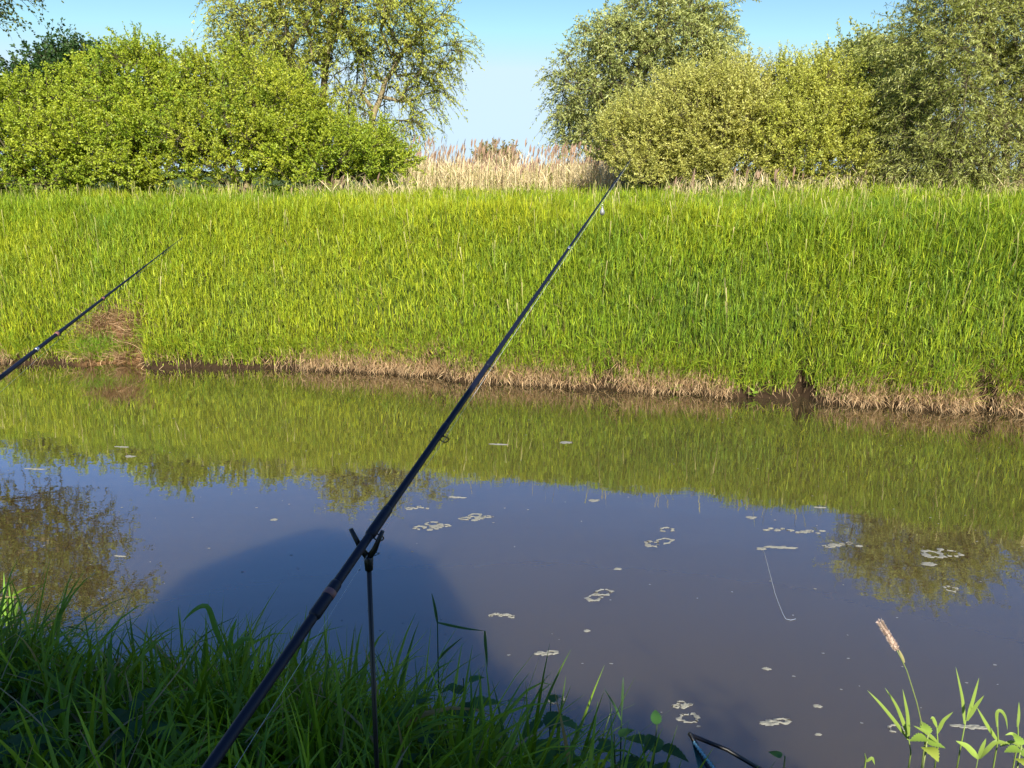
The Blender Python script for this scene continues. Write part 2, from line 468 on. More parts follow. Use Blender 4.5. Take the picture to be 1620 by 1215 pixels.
# green tips hanging over the edge
n = 7000; x = rng.uniform(-8, 7.3, n); d = rng.uniform(.0, .16, n); y = Yw(x) + d
parts.append(blades(np.stack([x, y, hgt(x, y) + rng.uniform(0, .14, n)], 1), rng.uniform(.10, .26, n), rng.uniform(.005, .010, n), -PI / 2 + rng.normal(0, .9, n), rng.uniform(.2, 1.1, n), rng.uniform(.3, 1.8, n), mixcol((.16, .30, .025), (.36, .42, .04), rng.random(n)) * rng.uniform(.6, 1.2, (n, 1)), 4))
go = blade_obj('bank_grass', parts, M_bank)
tag(go, 'bright green meadow grass covering the far river bank', 'grass', kind='stuff')

# ---- dead straw fringe along the far waterline
n = 48000
x = rng.uniform(-8, 7.3, n)
pres = np.clip((vnoise(x * 1.3, x * 0 + 2, 61) - .36) * 3.6, .06, 1)
xg = on_z(390, 580)[0]
pres *= 1 - .93 * np.exp(-((x - xg) / .55) ** 2)
pres = np.maximum(pres, .9 * (x > on_z(480, 580)[0]) * np.clip(vnoise(x * 2.1, x * 0 + 5, 64) * 2 - .1, 0, 1))
keep = rng.random(n) < pres
x = x[keep]; n = len(x)
d = -.03 + .25 * rng.random(n) ** 1.4
y = Yw(x) + d
z = hgt(x, np.maximum(y, Yw(x) + .05))
z = np.where(d < .07, rng.uniform(.03, .15, n), z)
up = rng.random(n) < .5
c = mixcol((.68, .50, .28), (.36, .22, .11), rng.random(n)) * rng.uniform(.35, 1.15, (n, 1))
az = -PI / 2 + rng.normal(0, .7, n)
lean = np.where(up, rng.uniform(.1, .9, n), rng.uniform(1.5, 2.3, n)); bend = np.where(up, rng.uniform(0, 1.2, n), rng.uniform(.3, 1.2, n))
parts = [blades(np.stack([x, y, z], 1), rng.uniform(.05, .17, n), rng.uniform(.003, .007, n), az, lean, bend, c, 4)]
# thatch on the slip, combed down to the water
n = 6500
d = rng.uniform(.02, .62, n); x = SLIP - .42 * d + rng.normal(0, .26, n); y = Yw(x) + d
keep = rng.random(n) < np.clip(slipmask(x, d) + .12, 0, 1) * .8 * (1 - .8 * ((np.abs(x - SLIP + .1) < .14) & (d < .75))); x, y, d = x[keep], y[keep], d[keep]; n = len(x)
c = mixcol((.60, .42, .24), (.38, .23, .12), rng.random(n)) * rng.uniform(.6, 1.1, (n, 1))
parts.append(blades(np.stack([x, y, hgt(x, y) + .01], 1), rng.uniform(.12, .3, n), rng.uniform(.005, .010, n), -PI / 2 + rng.normal(0, .8, n), rng.uniform(.6, 1.5, n), rng.uniform(.2, .8, n), c, 4))
o = blade_obj('dead_grass', parts, M_straw)
tag(o, 'tan dead grass hanging in a fringe over the far waterline', 'dead grass', kind='stuff')

# ---- a green tuft standing in the slip
tx, ty = on_z(140, 578)[0], 0
n = 900
x = tx + rng.normal(0, .11, n); y = Yw(x) + .06 + np.abs(rng.normal(0, .09, n))
c = mixcol((.17, .36, .03), (.30, .46, .04), rng.random(n)) * rng.uniform(.7, 1.15, (n, 1))
v, q, cc = blades(np.stack([x, y, hgt(x, y)], 1), rng.uniform(.10, .24, n), rng.uniform(.006, .012, n), rng.uniform(0, 2 * PI, n), rng.uniform(0, .5, n), rng.uniform(.2, 1.0, n), c, 4)
mb = MB((tx, float(Yw(tx)) + .1, .1)); mb.add(v, q, None, cc)
o = mb.build('grass_tuft', M_bank, loc=(tx, float(Yw(tx)) + .1, .1))
tag(o, 'round green grass tuft at the foot of the bare slipped soil on the far bank', 'grass tuft')

# ---- reeds behind the meadow
parts = []
def reeds(n, px0, px1, Ya, Yb, h0, h1, zt=None, plume=.5, green=.15):
    global parts
    px = rng.uniform(px0, px1, n); Y = rng.uniform(Ya, Yb, n)
    x = (px - 810) / FPX * Y * 1.0
    z = hgt(x, Y)
    cl = vnoise(x * .8, Y * .8, 71)
    h = rng.uniform(h0, h1, n) * (.8 + .35 * cl)
    az = rng.normal(0, .8, n); lean = rng.normal(.03, .07, n); bend = np.abs(rng.normal(.05, .12, n))
    c = mixcol((.86, .74, .46), (.60, .48, .27), rng.random(n)) * rng.uniform(.7, 1.15, (n, 1))
    gm = rng.random(n) < green; c[gm] = np.array([.30, .33, .08]) * rng.uniform(.7, 1.2, (gm.sum(), 1))
    base = np.stack([x, Y, z], 1)
    parts.append(blades(base, h, rng.uniform(.008, .014, n), az, lean, bend, c, 3, wprof=lambda t: 1 - .45 * t))
    m = 2 * n  # leaves
    k = rng.integers(0, n, m); f = rng.uniform(.3, .9, m)
    b2 = base[k] + np.stack([np.sin(lean[k]) * np.cos(az[k]) * h[k] * f, np.sin(lean[k]) * np.sin(az[k]) * h[k] * f, h[k] * f * .99], 1)
    c2 = c[k] * rng.uniform(.8, 1.2, (m, 1))
    parts.append(blades(b2, rng.uniform(.15, .4, m), rng.uniform(.01, .02, m), rng.uniform(0, 2 * PI, m), rng.uniform(.2, .8, m), rng.uniform(.3, 1.4, m), c2, 3))
    pl = np.where(rng.random(n) < plume)[0]
    tip = base[pl] + np.stack([np.sin(lean[pl] + bend[pl] * .35) * np.cos(az[pl]) * h[pl], np.sin(lean[pl] + bend[pl] * .35) * np.sin(az[pl]) * h[pl], h[pl] * np.cos(lean[pl] + bend[pl] * .3) - .04], 1)
    for r_ in range(3):
        c3 = np.tile([.40, .27, .19], (len(pl), 1)) * rng.uniform(.7, 1.2, (len(pl), 1))
        parts.append(blades(tip, rng.uniform(.14, .26, len(pl)), rng.uniform(.025, .05, len(pl)), rng.uniform(-.6, .9, len(pl)), rng.uniform(0, .25, len(pl)), rng.uniform(.1, .7, len(pl)), c3, 3, wprof=lambda t: np.sin(PI * np.clip(t * .9 + .08, 0, 1))))
reeds(6500, 640, 1060, 19.5, 25, .78, 1.05, plume=.10)
reeds(420, 650, 1000, 20, 23, 1.15, 1.42, plume=.6, green=0)
reeds(420, 1040, 1420, 15.8, 17.0, .38, .66, plume=.10)
reeds(260, 480, 660, 15.4, 17.5, .34, .58, plume=.05)
reeds(90, 220, 500, 15.0, 15.8, .25, .42, plume=.05)
reeds(150, 1400, 1620, 15.0, 16.0, .38, .58, plume=.05)
o = blade_obj('reed_bed', parts, M_straw)
tag(o, 'pale dry reeds with feathery tops standing behind the meadow', 'reeds', kind='stuff')

# ------------------------------------------------------------------ trees
def leaf_quads(P, D, Lf, Wf, col):
    """diamond leaves: base P, direction D, length, width; random roll"""
    n = len(P)
    D = D / (np.linalg.norm(D, axis=1)[:, None] + 1e-9)
    r = rng.normal(size=(n, 3)); S = np.cross(D, r); S /= np.linalg.norm(S, axis=1)[:, None] + 1e-9
    mid = P + D * (Lf * .45)[:, None]
    V = np.stack([P, mid - S * (Wf * .5)[:, None], P + D * Lf[:, None], mid + S * (Wf * .5)[:, None]], 1).reshape(-1, 3)
    Q = np.arange(n * 4).reshape(-1, 4)
    return V, Q, np.repeat(col, 4, 0)

def sample_crown(ells, n, shell=.55, mind=0.0):
    """points in a union of ellipsoids (cx,cy,cz,rx,ry,rz)"""
    e = np.array(ells, float)
    vol = e[:, 3] * e[:, 4] * e[:, 5]
    out_ = []
    k = rng.choice(len(e), n * 3, p=vol / vol.sum())
    d = rng.normal(size=(n * 3, 3)); d /= np.linalg.norm(d, axis=1)[:, None]
    r = np.where(rng.random(n * 3) < shell, rng.uniform(.78, 1.0, n * 3), rng.uniform(.25, .85, n * 3))
    P = e[k, :3] + d * r[:, None] * e[k, 3:6]
    keep = np.ones(len(P), bool)
    for q in range(len(e)):   # drop points deep inside another ellipsoid
        inside = (((P - e[q, :3]) / e[q, 3:6]) ** 2).sum(1) < .35
        keep &= ~(inside & (k != q))
    return P[keep][:n]

def tree(name, base, trunk_paths, ells, ncl, ntw, nlf, leafL, leafW, col_a, col_b, label, cat, group=None, trunk_r=.15,
         twigL=.55, droop=0.0, up=.35, shell=.55, mat=None, col_c=None, spread=.25, thin=0.0, twr=.004, catname=None):
    base = np.array(base, float)
    base[2] = float(hgt(base[0], base[1])) - .05
    t = empty(name, base, label, cat, group)
    # nodes: trunk
    nodes = [base]; par = [-1]
    for path in trunk_paths:
        last = 0
        pts = [base] + [np.array(p, float) for p in path]
        prev = pts[0]
        for p in pts[1:]:
            m_ = max(2, int(np.linalg.norm(p - prev) / .5))
            for s in range(1, m_ + 1):
                q = prev + (p - prev) * s / m_ + rng.normal(0, .025, 3)
                nodes.append(q); par.append(last); last = len(nodes) - 1
            prev = p
    C = sample_crown(ells, ncl, shell)
    C = C[C[:, 2] > hgt(C[:, 0], C[:, 1]) + .15]
    if thin > 0:
        C = C[rng.random(len(C)) > thin * (vnoise(C[:, 0] * .9 + C[:, 1], C[:, 2] * .9, 77) > .55)]
    order = np.argsort(((C - base) ** 2).sum(1))
    cln = []
    arr = np.array(nodes); dist0 = np.linalg.norm(arr - base, axis=1)
    L_nodes = list(nodes); L_par = list(par); L_d = list(dist0)
    for ci in order:
        c = C[ci]
        A = np.array(L_nodes); dd = np.linalg.norm(A - c, axis=1) + .35 * np.array(L_d) + 2.0 * np.clip(A[:, 2] - c[2], 0, 9) * (droop < .5)
        dd[0] += 1.0
        k = int(np.argmin(dd)); seg = c - A[k]; ln = np.linalg.norm(seg); ns = max(1, int(ln / .45))
        last = k
        sag = np.array([0, 0, 1.0]) * ln * .12
        for s in range(1, ns + 1):
            f = s / ns
            q = A[k] + seg * f + sag * math.sin(PI * f) + rng.normal(0, .03, 3) * (s < ns)
            L_nodes.append(q); L_par.append(last); L_d.append(L_d[last] + ln / ns); last = len(L_nodes) - 1
        cln.append(last)
    A = np.array(L_nodes); Pp = np.array(L_par); n = len(A)
    # pipe model radii
    r2 = np.zeros(n); r2[cln] += 1.0
    for k in range(n - 1, 0, -1): r2[Pp[k]] += r2[k]
    rad = (r2 + .3) ** .45; rad = rad / rad.max() * trunk_r; rad = np.maximum(rad, .006)
    # wood mesh, one cone frustum per edge
    def frusta(a, b, ra, rb, sides):
        n_ = len(a); d = b - a; d /= np.linalg.norm(d, axis=1)[:, None] + 1e-9
        ref = np.where(np.abs(d[:, 2:3]) > .8, np.array([[1.0, 0, 0]]), np.array([[0, 0, 1.0]]))
        u = np.cross(d, ref); u /= np.linalg.norm(u, axis=1)[:, None] + 1e-9; w_ = np.cross(d, u)
        an = np.linspace(0, 2 * PI, sides, endpoint=False)
        ring = np.cos(an)[None, :, None] * u[:, None, :] + np.sin(an)[None, :, None] * w_[:, None, :]
        v = np.concatenate([a[:, None, :] + ring * ra[:, None, None], b[:, None, :] + ring * rb[:, None, None]], 1).reshape(-1, 3)
        o_ = (np.arange(n_) * 2 * sides)[:, None]; j_ = np.arange(sides)[None, :]; j2 = (j_ + 1) % sides
        return v, np.stack([o_ + j_, o_ + j2, o_ + sides + j2, o_ + sides + j_], -1).reshape(-1, 4)
    k = np.arange(1, n)
    pr = np.where(Pp[k] == 0, rad[k] * 1.15, rad[Pp[k]]); pr = np.minimum(pr, rad[k] * 1.6)
    dv = A[k] - A[Pp[k]]; dv /= np.linalg.norm(dv, axis=1)[:, None] + 1e-9
    thick = rad[k] > .03
    mbw = MB(base); mbb = MB(base)
    a_, b_ = A[Pp[k]] - dv * rad[k][:, None] * .5, A[k]
    v, q = frusta(a_[thick], b_[thick], pr[thick], rad[k][thick], 8); mbw.add(v, q)
    v, q = frusta(a_[~thick], b_[~thick], pr[~thick], rad[k][~thick], 4); mbb.add(v, q)
    # twigs and leaves
    ca = A[cln]; nc = len(ca)
    cen = np.array(ells, float)[:, :3].mean(0)
    ctr = np.array([cen[0], cen[1], cen[2] - .8])
    out_d = ca - ctr; out_d /= np.linalg.norm(out_d, axis=1)[:, None] + 1e-9
    tc = np.repeat(np.arange(nc), ntw)
    td = out_d[tc] * .55 + rng.normal(0, .62, (len(tc), 3)); td[:, 2] += up
    td /= np.linalg.norm(td, axis=1)[:, None]
    tl = rng.uniform(.5, 1.15, len(tc)) * twigL
    p0 = ca[tc] + rng.normal(0, spread * .35, (len(tc), 3))
    g = np.array([0, 0, -1.0])
    def tw(f, idx): return p0[idx] + td[idx] * (tl[idx] * f)[:, None] + g * (droop * tl[idx] * f ** 2)[:, None]
    allt = np.arange(len(tc)); s0 = p0; s1 = tw(np.full(len(tc), .5), allt); s2 = tw(np.ones(len(tc)), allt)
    rt = np.full(len(tc), twr)
    v, q = frusta(ca[tc], s1, rt * 1.3, rt, 3); mbb.add(v, q)
    v, q = frusta(s1, s2, rt, rt * .4, 3); mbb.add(v, q)
    if len(mbw.v): mbw.build('trunk', M_bark, t)
    mbb.build('branches', M_wood, t)
    li = np.repeat(allt, nlf); f = rng.uniform(.12, 1.05, len(li))
    P = tw(f, li)
    tang = td[li] + g * (2 * droop * f)[:, None]
    D = tang * .6 + rng.normal(0, .65, (len(li), 3)) + g * .15
    P = P + rng.normal(0, .012, P.shape)
    kc = np.clip(.5 + .30 * rng.normal(size=nc)[tc][li] + .15 * rng.normal(size=len(li)), 0, 1)
    c = mixcol(col_a, col_b, kc)
    if col_c is not None:
        kk = rng.random(len(li)) < .3; c[kk] = np.array(col_c)
    c = c * rng.uniform(.85, 1.15, (len(li), 1))
    v, q, cc = leaf_quads(P, D, leafL * rng.uniform(.7, 1.25, len(li)), leafW * rng.uniform(.7, 1.2, len(li)), c)
    mbl = MB(base); mbl.add(v, q, None, cc)
    mbl.build('crown', mat or M_leaf, t, smooth=False)
    return t

def E(px, py, rx, ry, Y, dep):
    """ellipsoid from photo pixels at distance Y"""
    p = at(px, py, Y); s = (Y * CP + .0) / FPX
    return (p[0], Y, p[2], rx * s, dep, ry * s)

HG = ((.24, .35, .026), (.43, .49, .040))
hw = 'hawthorn shrubs along the left of the far meadow'
tree('hawthorn_shrub', at(70, 296, 16.2), [[at(75, 240, 16.2)]], [E(40, 215, 120, 75, 16.4, .9), E(110, 235, 90, 60, 16.0, .8), (*at(-40, 230, 16.2), 1.1, .8, .9), E(10, 268, 120, 32, 15.9, .6), E(140, 275, 110, 22, 15.8, .5), E(10, 278, 90, 20, 15.5, .4)],
     240, 11, 44, .043, .030, *HG, 'low bright green shrub at the far left edge, under the dark tree', 'shrub', hw, .07, .5, up=.25)
tree('hawthorn_shrub', at(225, 296, 16.8), [[at(220, 200, 16.8)], [at(260, 210, 16.6)]], [E(205, 150, 90, 58, 17, 1.0), E(250, 118, 66, 38, 17.0, .8), E(230, 215, 110, 80, 16.6, 1.0), E(170, 250, 80, 45, 15.9, .6)],
     230, 11, 44, .043, .030, *HG, 'tallest bright green shrub, its rounded top just right of the dark tree', 'shrub', hw, .10, .5, up=.3)
tree('hawthorn_shrub', at(385, 296, 16.6), [[at(390, 200, 16.6)], [at(350, 210, 16.8)]], [E(370, 140, 90, 55, 17.2, .9), E(410, 190, 95, 75, 16.6, 1.0), E(350, 235, 100, 60, 16.0, .8)],
     210, 11, 44, .042, .029, (.25, .35, .028), (.45, .49, .045), 'bright green shrub directly in front of the left half of the airy willow', 'shrub', hw, .09, .5, up=.3)
tree('hawthorn_shrub', at(520, 296, 16.8), [[at(520, 240, 16.8)]], [E(500, 235, 85, 50, 16.8, .8), E(560, 250, 85, 42, 16.9, .8), E(460, 255, 70, 40, 16.1, .6), E(600, 265, 50, 30, 17.2, .6)],
     150, 11, 44, .042, .029, *HG, 'lower bright green shrub at the foot of the willow trunks, sloping down to the reeds', 'shrub', hw, .07, .5, up=.25)
tree('dark_tree', at(105, 290, 23), [[at(105, 200, 23), at(120, 110, 23)]], [E(105, 145, 70, 45, 23, 1.6), E(118, 105, 38, 28, 23, 1.1), E(50, 155, 40, 25, 23, 1.2)],
     150, 9, 20, .085, .06, (.035, .085, .022), (.07, .14, .03), 'dark green tree poking up behind the bright shrubs at the left', 'tree', None, .14, .6, up=.2)

# airy willow
WL = ((.28, .34, .04), (.46, .48, .07))
W1 = 31.0
tree('willow_tree', at(520, 290, W1), [[at(508, 200, W1), at(512, 130, W1), at(524, 40, W1), at(540, -60, W1)],
        [at(560, 235, W1), at(585, 200, W1), at(610, 130, W1), at(655, 50, W1)], [at(508, 200, W1), at(470, 110, W1), at(420, 50, W1)]],
     [E(520, -10, 150, 110, W1, 2.6), E(430, 50, 110, 85, W1, 2.2), E(640, 40, 95, 90, W1, 2.2), E(630, 140, 72, 75, W1, 1.6), E(560, 160, 60, 60, W1, 1.6), E(600, 195, 60, 40, W1, 1.4), E(450, 130, 70, 50, W1, 1.5), E(560, -110, 110, 60, W1, 2.0)],
     560, 9, 19, .125, .042, *WL, 'tall airy willow with sky showing between its leaning trunks, left of the gap', 'tree', None, .20, 1.0, droop=.55, up=.1, shell=.35, mat=M_willow, thin=.45, spread=.5, twr=.007)
# overhanging tree at the top left
T1 = 16.5
tree('poplar_tree', at(-330, 290, T1), [[at(-310, 100, T1), at(-250, -60, T1), at(-170, -170, T1)], [at(-300, 60, T1), at(-140, -30, T1), at(-60, -60, T1)]],
     [E(-70, -40, 75, 70, T1, 1.0), E(-10, -70, 75, 50, T1, .9), E(-120, -60, 120, 100, T1, 1.2), E(-30, 20, 35, 35, T1, .5), E(-260, 40, 110, 120, T1, 1.3), E(-90, -170, 150, 60, T1, 1.3)],
     300, 8, 16, .065, .045, (.17, .22, .04), (.24, .28, .05), 'tree whose leafy branch tips hang into the top left corner', 'tree', None, .13, .7, droop=.3, up=.1, shell=.4, thin=.5, twr=.005)
# silver willow right of the gap
W2 = 30.0
SV = ((.27, .32, .085), (.48, .51, .17))
tree('willow_tree', at(1010, 290, W2), [[at(1000, 200, W2), at(1010, 100, W2), at(1050, 20, W2)], [at(1020, 220, W2), at(1070, 120, W2), at(1110, 60, W2)], [at(990, 220, W2), at(940, 150, W2)]],
     [E(1040, 80, 105, 85, W2, 2.2), E(960, 140, 88, 75, W2, 2.0), E(1090, 60, 70, 65, W2, 1.6), E(1040, 30, 65, 45, W2, 1.5), E(940, 200, 65, 50, W2, 1.5), E(1060, 170, 90, 70, W2, 1.8), E(965, 70, 45, 40, W2, 1.2)],
     620, 9, 19, .12, .042, *SV, 'rounded silvery willow right of the gap, behind the olive shrubs', 'tree', None, .20, .85, droop=.45, up=.1, shell=.5, mat=M_willow, thin=.25, spread=.4, twr=.006)
# olive sallow shrubs
SL = ((.39, .41, .085), (.60, .59, .16))
sg = 'olive sallow shrubs right of the gap'
tree('sallow_shrub', at(1035, 290, 18.2), [[at(1035, 220, 18.2)], [at(1000, 220, 18.2)]], [E(1040, 198, 60, 60, 18.4, .9), E(1005, 235, 55, 45, 18, .8), E(1080, 220, 70, 62, 18.2, .9), E(1060, 272, 90, 24, 17.6, .5)],
     190, 12, 42, .054, .021, *SL, 'leftmost olive shrub right of the gap, sloping down behind the long rod tip', 'shrub', sg, .08, .55, up=.55, mat=M_willow)
tree('sallow_shrub', at(1150, 290, 17.8), [[at(1150, 210, 17.8)], [at(1120, 200, 17.8)]], [E(1140, 172, 75, 58, 18, 1.0), E(1155, 220, 80, 65, 17.7, 1.0), E(1110, 200, 60, 60, 17.6, .9), E(1170, 270, 90, 24, 17.2, .5)],
     230, 12, 42, .054, .021, *SL, 'middle pale olive shrub with a feathery top, lower than the willow behind it', 'shrub', sg, .09, .6, up=.6, mat=M_willow)
tree('sallow_shrub', at(1280, 290, 17.6), [[at(1280, 200, 17.6)], [at(1250, 200, 17.6)]], [E(1265, 172, 75, 60, 17.8, 1.0), E(1300, 200, 65, 75, 17.4, .9), E(1240, 220, 70, 62, 17.4, .9), E(1300, 270, 95, 24, 16.9, .5)],
     240, 12, 42, .054, .021, (.36, .41, .06), (.58, .59, .11), 'rightmost sallow shrub, olive yellow against the dark shade beside it', 'shrub', sg, .09, .6, up=.6, mat=M_willow)
tree('alder_tree', at(1400, 290, 21), [[at(1400, 180, 21), at(1380, 100, 21)]], [E(1350, 138, 62, 46, 21, 1.2), E(1400, 140, 70, 72, 21, 1.3), E(1400, 215, 70, 70, 20.5, 1.2), E(1420, 270, 90, 25, 19, .6)],
     260, 10, 22, .085, .045, (.22, .27, .06), (.40, .43, .11), 'shaded grey green tree between the sallow shrubs and the big right willow', 'tree', None, .12, .7, up=.35, mat=M_willow)
W3 = 16.0
tree('willow_tree', at(1600, 292, W3), [[at(1590, 200, W3), at(1570, 80, W3), at(1560, -60, W3)], [at(1640, 210, W3), at(1690, 60, W3), at(1700, -60, W3)], [at(1560, 250, W3), at(1500, 225, W3 - .3), at(1440, 190, W3 - .5)], [at(1560, 262, W3 - .3), at(1490, 250, W3 - .6)], [at(1590, 220, W3), at(1520, 110, W3), at(1480, 30, W3)]],
     [E(1530, 90, 100, 90, W3, 1.1), E(1610, 20, 120, 90, W3, 1.3), E(1620, 150, 120, 90, W3, 1.1), E(1520, 190, 90, 65, W3, 1.0), E(1490, 25, 48, 60, W3, .7), E(1560, 240, 110, 42, W3 - .1, .9), E(1720, 60, 140, 120, W3, 1.4), E(1600, -85, 110, 60, W3, 1.1), E(1500, -70, 60, 45, W3, .8), E(1740, 200, 110, 80, W3, 1.2), E(1440, 190, 55, 70, W3 + .6, .7), E(1480, 262, 90, 26, W3 - .2, .5)],
     760, 9, 30, .085, .0155, (.26, .30, .06), (.46, .49, .14), 'big willow with long narrow leaves filling the right edge of the photo', 'tree', None, .13, .75, droop=.35, up=.1, shell=.45, mat=M_willow, spread=.35)
tree('distant_bush', at(790, 280, 27), [[at(790, 265, 27)]], [E(788, 258, 32, 14, 27, .8)],
     22, 8, 18, .11, .05, (.22, .20, .07), (.30, .27, .10), 'small scrubby bush rising among the reeds in the middle of the gap', 'bush', None, .05, .5, up=.7)
tree('distant_bush', at(605, 275, 36), [[at(605, 262, 36)]], [E(600, 250, 38, 24, 36, 1.2)],
     40, 9, 20, .14, .09, (.06, .12, .03), (.09, .16, .04), 'dark far bush seen under the hanging branches of the airy willow', 'bush', None, .06, .7, up=.4)

# ------------------------------------------------------------------ near bank: grass in the shade of the umbrella
parts = []
def near_grass(n, x0, x1, d0, d1, L0, L1, W0, W1, cols, segs=8, fold=.35, seed=0, den=.5):
    x = rng.uniform(x0, x1, n); d = rng.uniform(d0, d1, n); y = Yn(x) - d
    keep = rng.random(n) < np.clip(den + 1.3 * (fbm(x * 2.3, y * 2.3, 91 + seed) - .45), 0.05, 1)
    x, y, d = x[keep], y[keep], d[keep]; n = len(x)
    z = hgt(x, y)
    L_ = rng.uniform(L0, L1, n) * (.7 + .6 * vnoise(x * 3, y * 3, 95 + seed))
    az = vnoise(x * 2.6, y * 2.6, 97 + seed) * 3.5 * PI + rng.normal(0, 1.6, n)
    lean = np.abs(rng.normal(.12, .28, n)); bend = rng.uniform(.2, 2.6, n) ** 1.1
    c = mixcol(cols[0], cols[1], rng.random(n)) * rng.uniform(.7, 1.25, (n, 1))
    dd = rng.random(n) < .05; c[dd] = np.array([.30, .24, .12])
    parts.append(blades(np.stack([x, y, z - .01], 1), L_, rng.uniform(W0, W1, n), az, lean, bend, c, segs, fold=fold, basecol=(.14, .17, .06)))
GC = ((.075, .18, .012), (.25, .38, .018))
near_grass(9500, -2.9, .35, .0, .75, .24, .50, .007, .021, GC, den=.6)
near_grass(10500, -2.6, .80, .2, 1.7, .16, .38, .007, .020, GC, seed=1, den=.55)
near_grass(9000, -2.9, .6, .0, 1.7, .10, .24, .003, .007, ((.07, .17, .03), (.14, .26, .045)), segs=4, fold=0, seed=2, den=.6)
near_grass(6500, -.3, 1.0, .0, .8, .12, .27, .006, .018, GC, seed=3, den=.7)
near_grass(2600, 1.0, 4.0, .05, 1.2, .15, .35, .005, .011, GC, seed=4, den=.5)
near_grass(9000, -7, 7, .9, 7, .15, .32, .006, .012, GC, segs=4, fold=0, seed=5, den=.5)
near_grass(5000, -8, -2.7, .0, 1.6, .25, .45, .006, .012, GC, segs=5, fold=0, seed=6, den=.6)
o = blade_obj('near_grass', parts, M_fg)
tag(o, 'dark green shaded grass on the near bank below the rods', 'grass', kind='stuff')

# dead stalks lying in the grass
n = 260
x = rng.uniform(-2.2, .5, n); y = Yn(x) - rng.uniform(.05, 1.5, n)
mb = MB()
v, q, c = blades(np.stack([x, y, hgt(x, y) + rng.uniform(.02, .2, n)], 1), rng.uniform(.1, .3, n), rng.uniform(.002, .004, n), rng.uniform(0, 2 * PI, n), rng.uniform(.6, 1.5, n), rng.uniform(-.3, .5, n), mixcol((.36, .28, .15), (.22, .16, .08), rng.random(n)), 3, wprof=lambda t: 1 - .4 * t)
mb.add(v, q, None, c)
o = mb.build('dead_stalks', M_straw); tag(o, 'thin dry stalks lying in the shaded near grass', 'dead stalks', kind='stuff')

# nettles -----------------------------------------------------------
def serrate_leaf(L_, W_, nteeth=9, heart=.2, droop=.5, fold=.25):
    """leaf along +X, returns verts, tris"""
    t = np.linspace(0, 1, nteeth * 2 + 1)
    wprof = np.sin(PI * np.clip(t, 0, 1) ** .62) ** .85 * .5 * W_
    tooth = np.where(np.arange(len(t)) % 2 == 1, 1.0, .80); tooth[0] = tooth[-1] = 1
    wp = wprof * tooth
    x = t * L_ + np.where(np.arange(len(t)) % 2 == 1, .02 * L_, 0)
    z = -droop * L_ * t ** 2
    mid = np.stack([t * L_, 0 * t, z], 1)
    l = np.stack([x, wp, z + fold * wp], 1); r = np.stack([x, -wp, z + fold * wp], 1)
    v = np.vstack([mid, l, r]); m_ = len(t); tr = []
    for k in range(m_ - 1):
        tr += [(k, k + 1, m_ + k + 1), (k, m_ + k + 1, m_ + k), (k + 1, k, 2 * m_ + k), (k + 1, 2 * m_ + k, 2 * m_ + k + 1)]
    return v, tr
def rotz(v, a):
    c_, s_ = math.cos(a), math.sin(a)
    return np.stack([v[:, 0] * c_ - v[:, 1] * s_, v[:, 0] * s_ + v[:, 1] * c_, v[:, 2]], 1)
def roty(v, a):
    c_, s_ = math.cos(a), math.sin(a)
    return np.stack([v[:, 0] * c_ + v[:, 2] * s_, v[:, 1], -v[:, 0] * s_ + v[:, 2] * c_], 1)
NET = 'nettles among the shaded near grass'
def nettle(x, y, h, label, dark=1.0, lean=(0, 0)):
    z = float(hgt(x, y)) - .01
    t = empty('nettle', (x, y, z), label, 'nettle', NET)
    top = np.array([lean[0], lean[1], h])
    f = np.linspace(0, 1, 8)[:, None]
    pts = top * f + np.array([lean[0], lean[1], 0]) * (f ** 2 - f) * .5
    mb = MB(); mb.tube(pts, np.linspace(.0035, .0018, 8), 6, (.08, .13, .035)); mb.build('stem', M_fg, t)
    nn = max(4, int(h / .055)); a0 = random.uniform(0, PI)
    ml = MB()
    for k in range(nn):
        fr = .25 + .75 * (k + .5) / nn
        p = top * fr + np.array([lean[0], lean[1], 0]) * (fr ** 2 - fr) * .5
        sz = (.095 if fr < .8 else .095 - .3 * (fr - .8)) * random.uniform(.8, 1.15)
        a0 += PI / 2
        for s_ in (0, PI):
            v, tr = serrate_leaf(sz, sz * .62, 8, droop=random.uniform(.3, .8))
            v = v + [.018, 0, .0]
            v = rotz(roty(v, -random.uniform(-.1, .45) - (.1 if fr > .9 else 0)), a0 + s_ + random.uniform(-.3, .3)) + p
            cc = np.array((.045, .12, .03)) * random.uniform(.75, 1.35) * dark
            ml.add(v, None, tr, cc)
    ml.build('leaves', M_fg, t)
    return t
for px, py, Y, h, lab, dk in [
    (738, 1075, 1.95, .34, 'tall dark nettle on the bank edge just left of the snapped reed leaf', 1.0),
    (1030, 1150, 1.72, .30, 'upright dark nettle standing against the water, beside the landing net', .9),
    (985, 1165, 1.66, .24, 'shorter nettle crowded against the left of the upright one near the landing net', 1.0),
    (868, 1110, 1.80, .27, 'nettle on the bank edge between the two small foam scraps', 1.1),
    (648, 1110, 1.78, .28, 'nettle close to the right side of the bank stick', .9),
    (1248, 1200, 1.55, .20, 'low bushy nettle at the bottom edge, right of the landing net', 1.6)]:
    p = at(px, py, Y); nettle(p[0], p[1], max(.16, p[2] - float(hgt(p[0], p[1]))), lab, dk, (random.uniform(-.03, .03), .02))
for k in range(60):
    x = random.uniform(-1.6, .75); y = float(Yn(x)) - random.uniform(.05, 1.15)
    nettle(x, y, random.uniform(.14, .28), 'dark toothed nettle low in the shaded grass of the near bank', random.uniform(.7, 1.1), (random.uniform(-.04, .04), random.uniform(-.03, .04)))

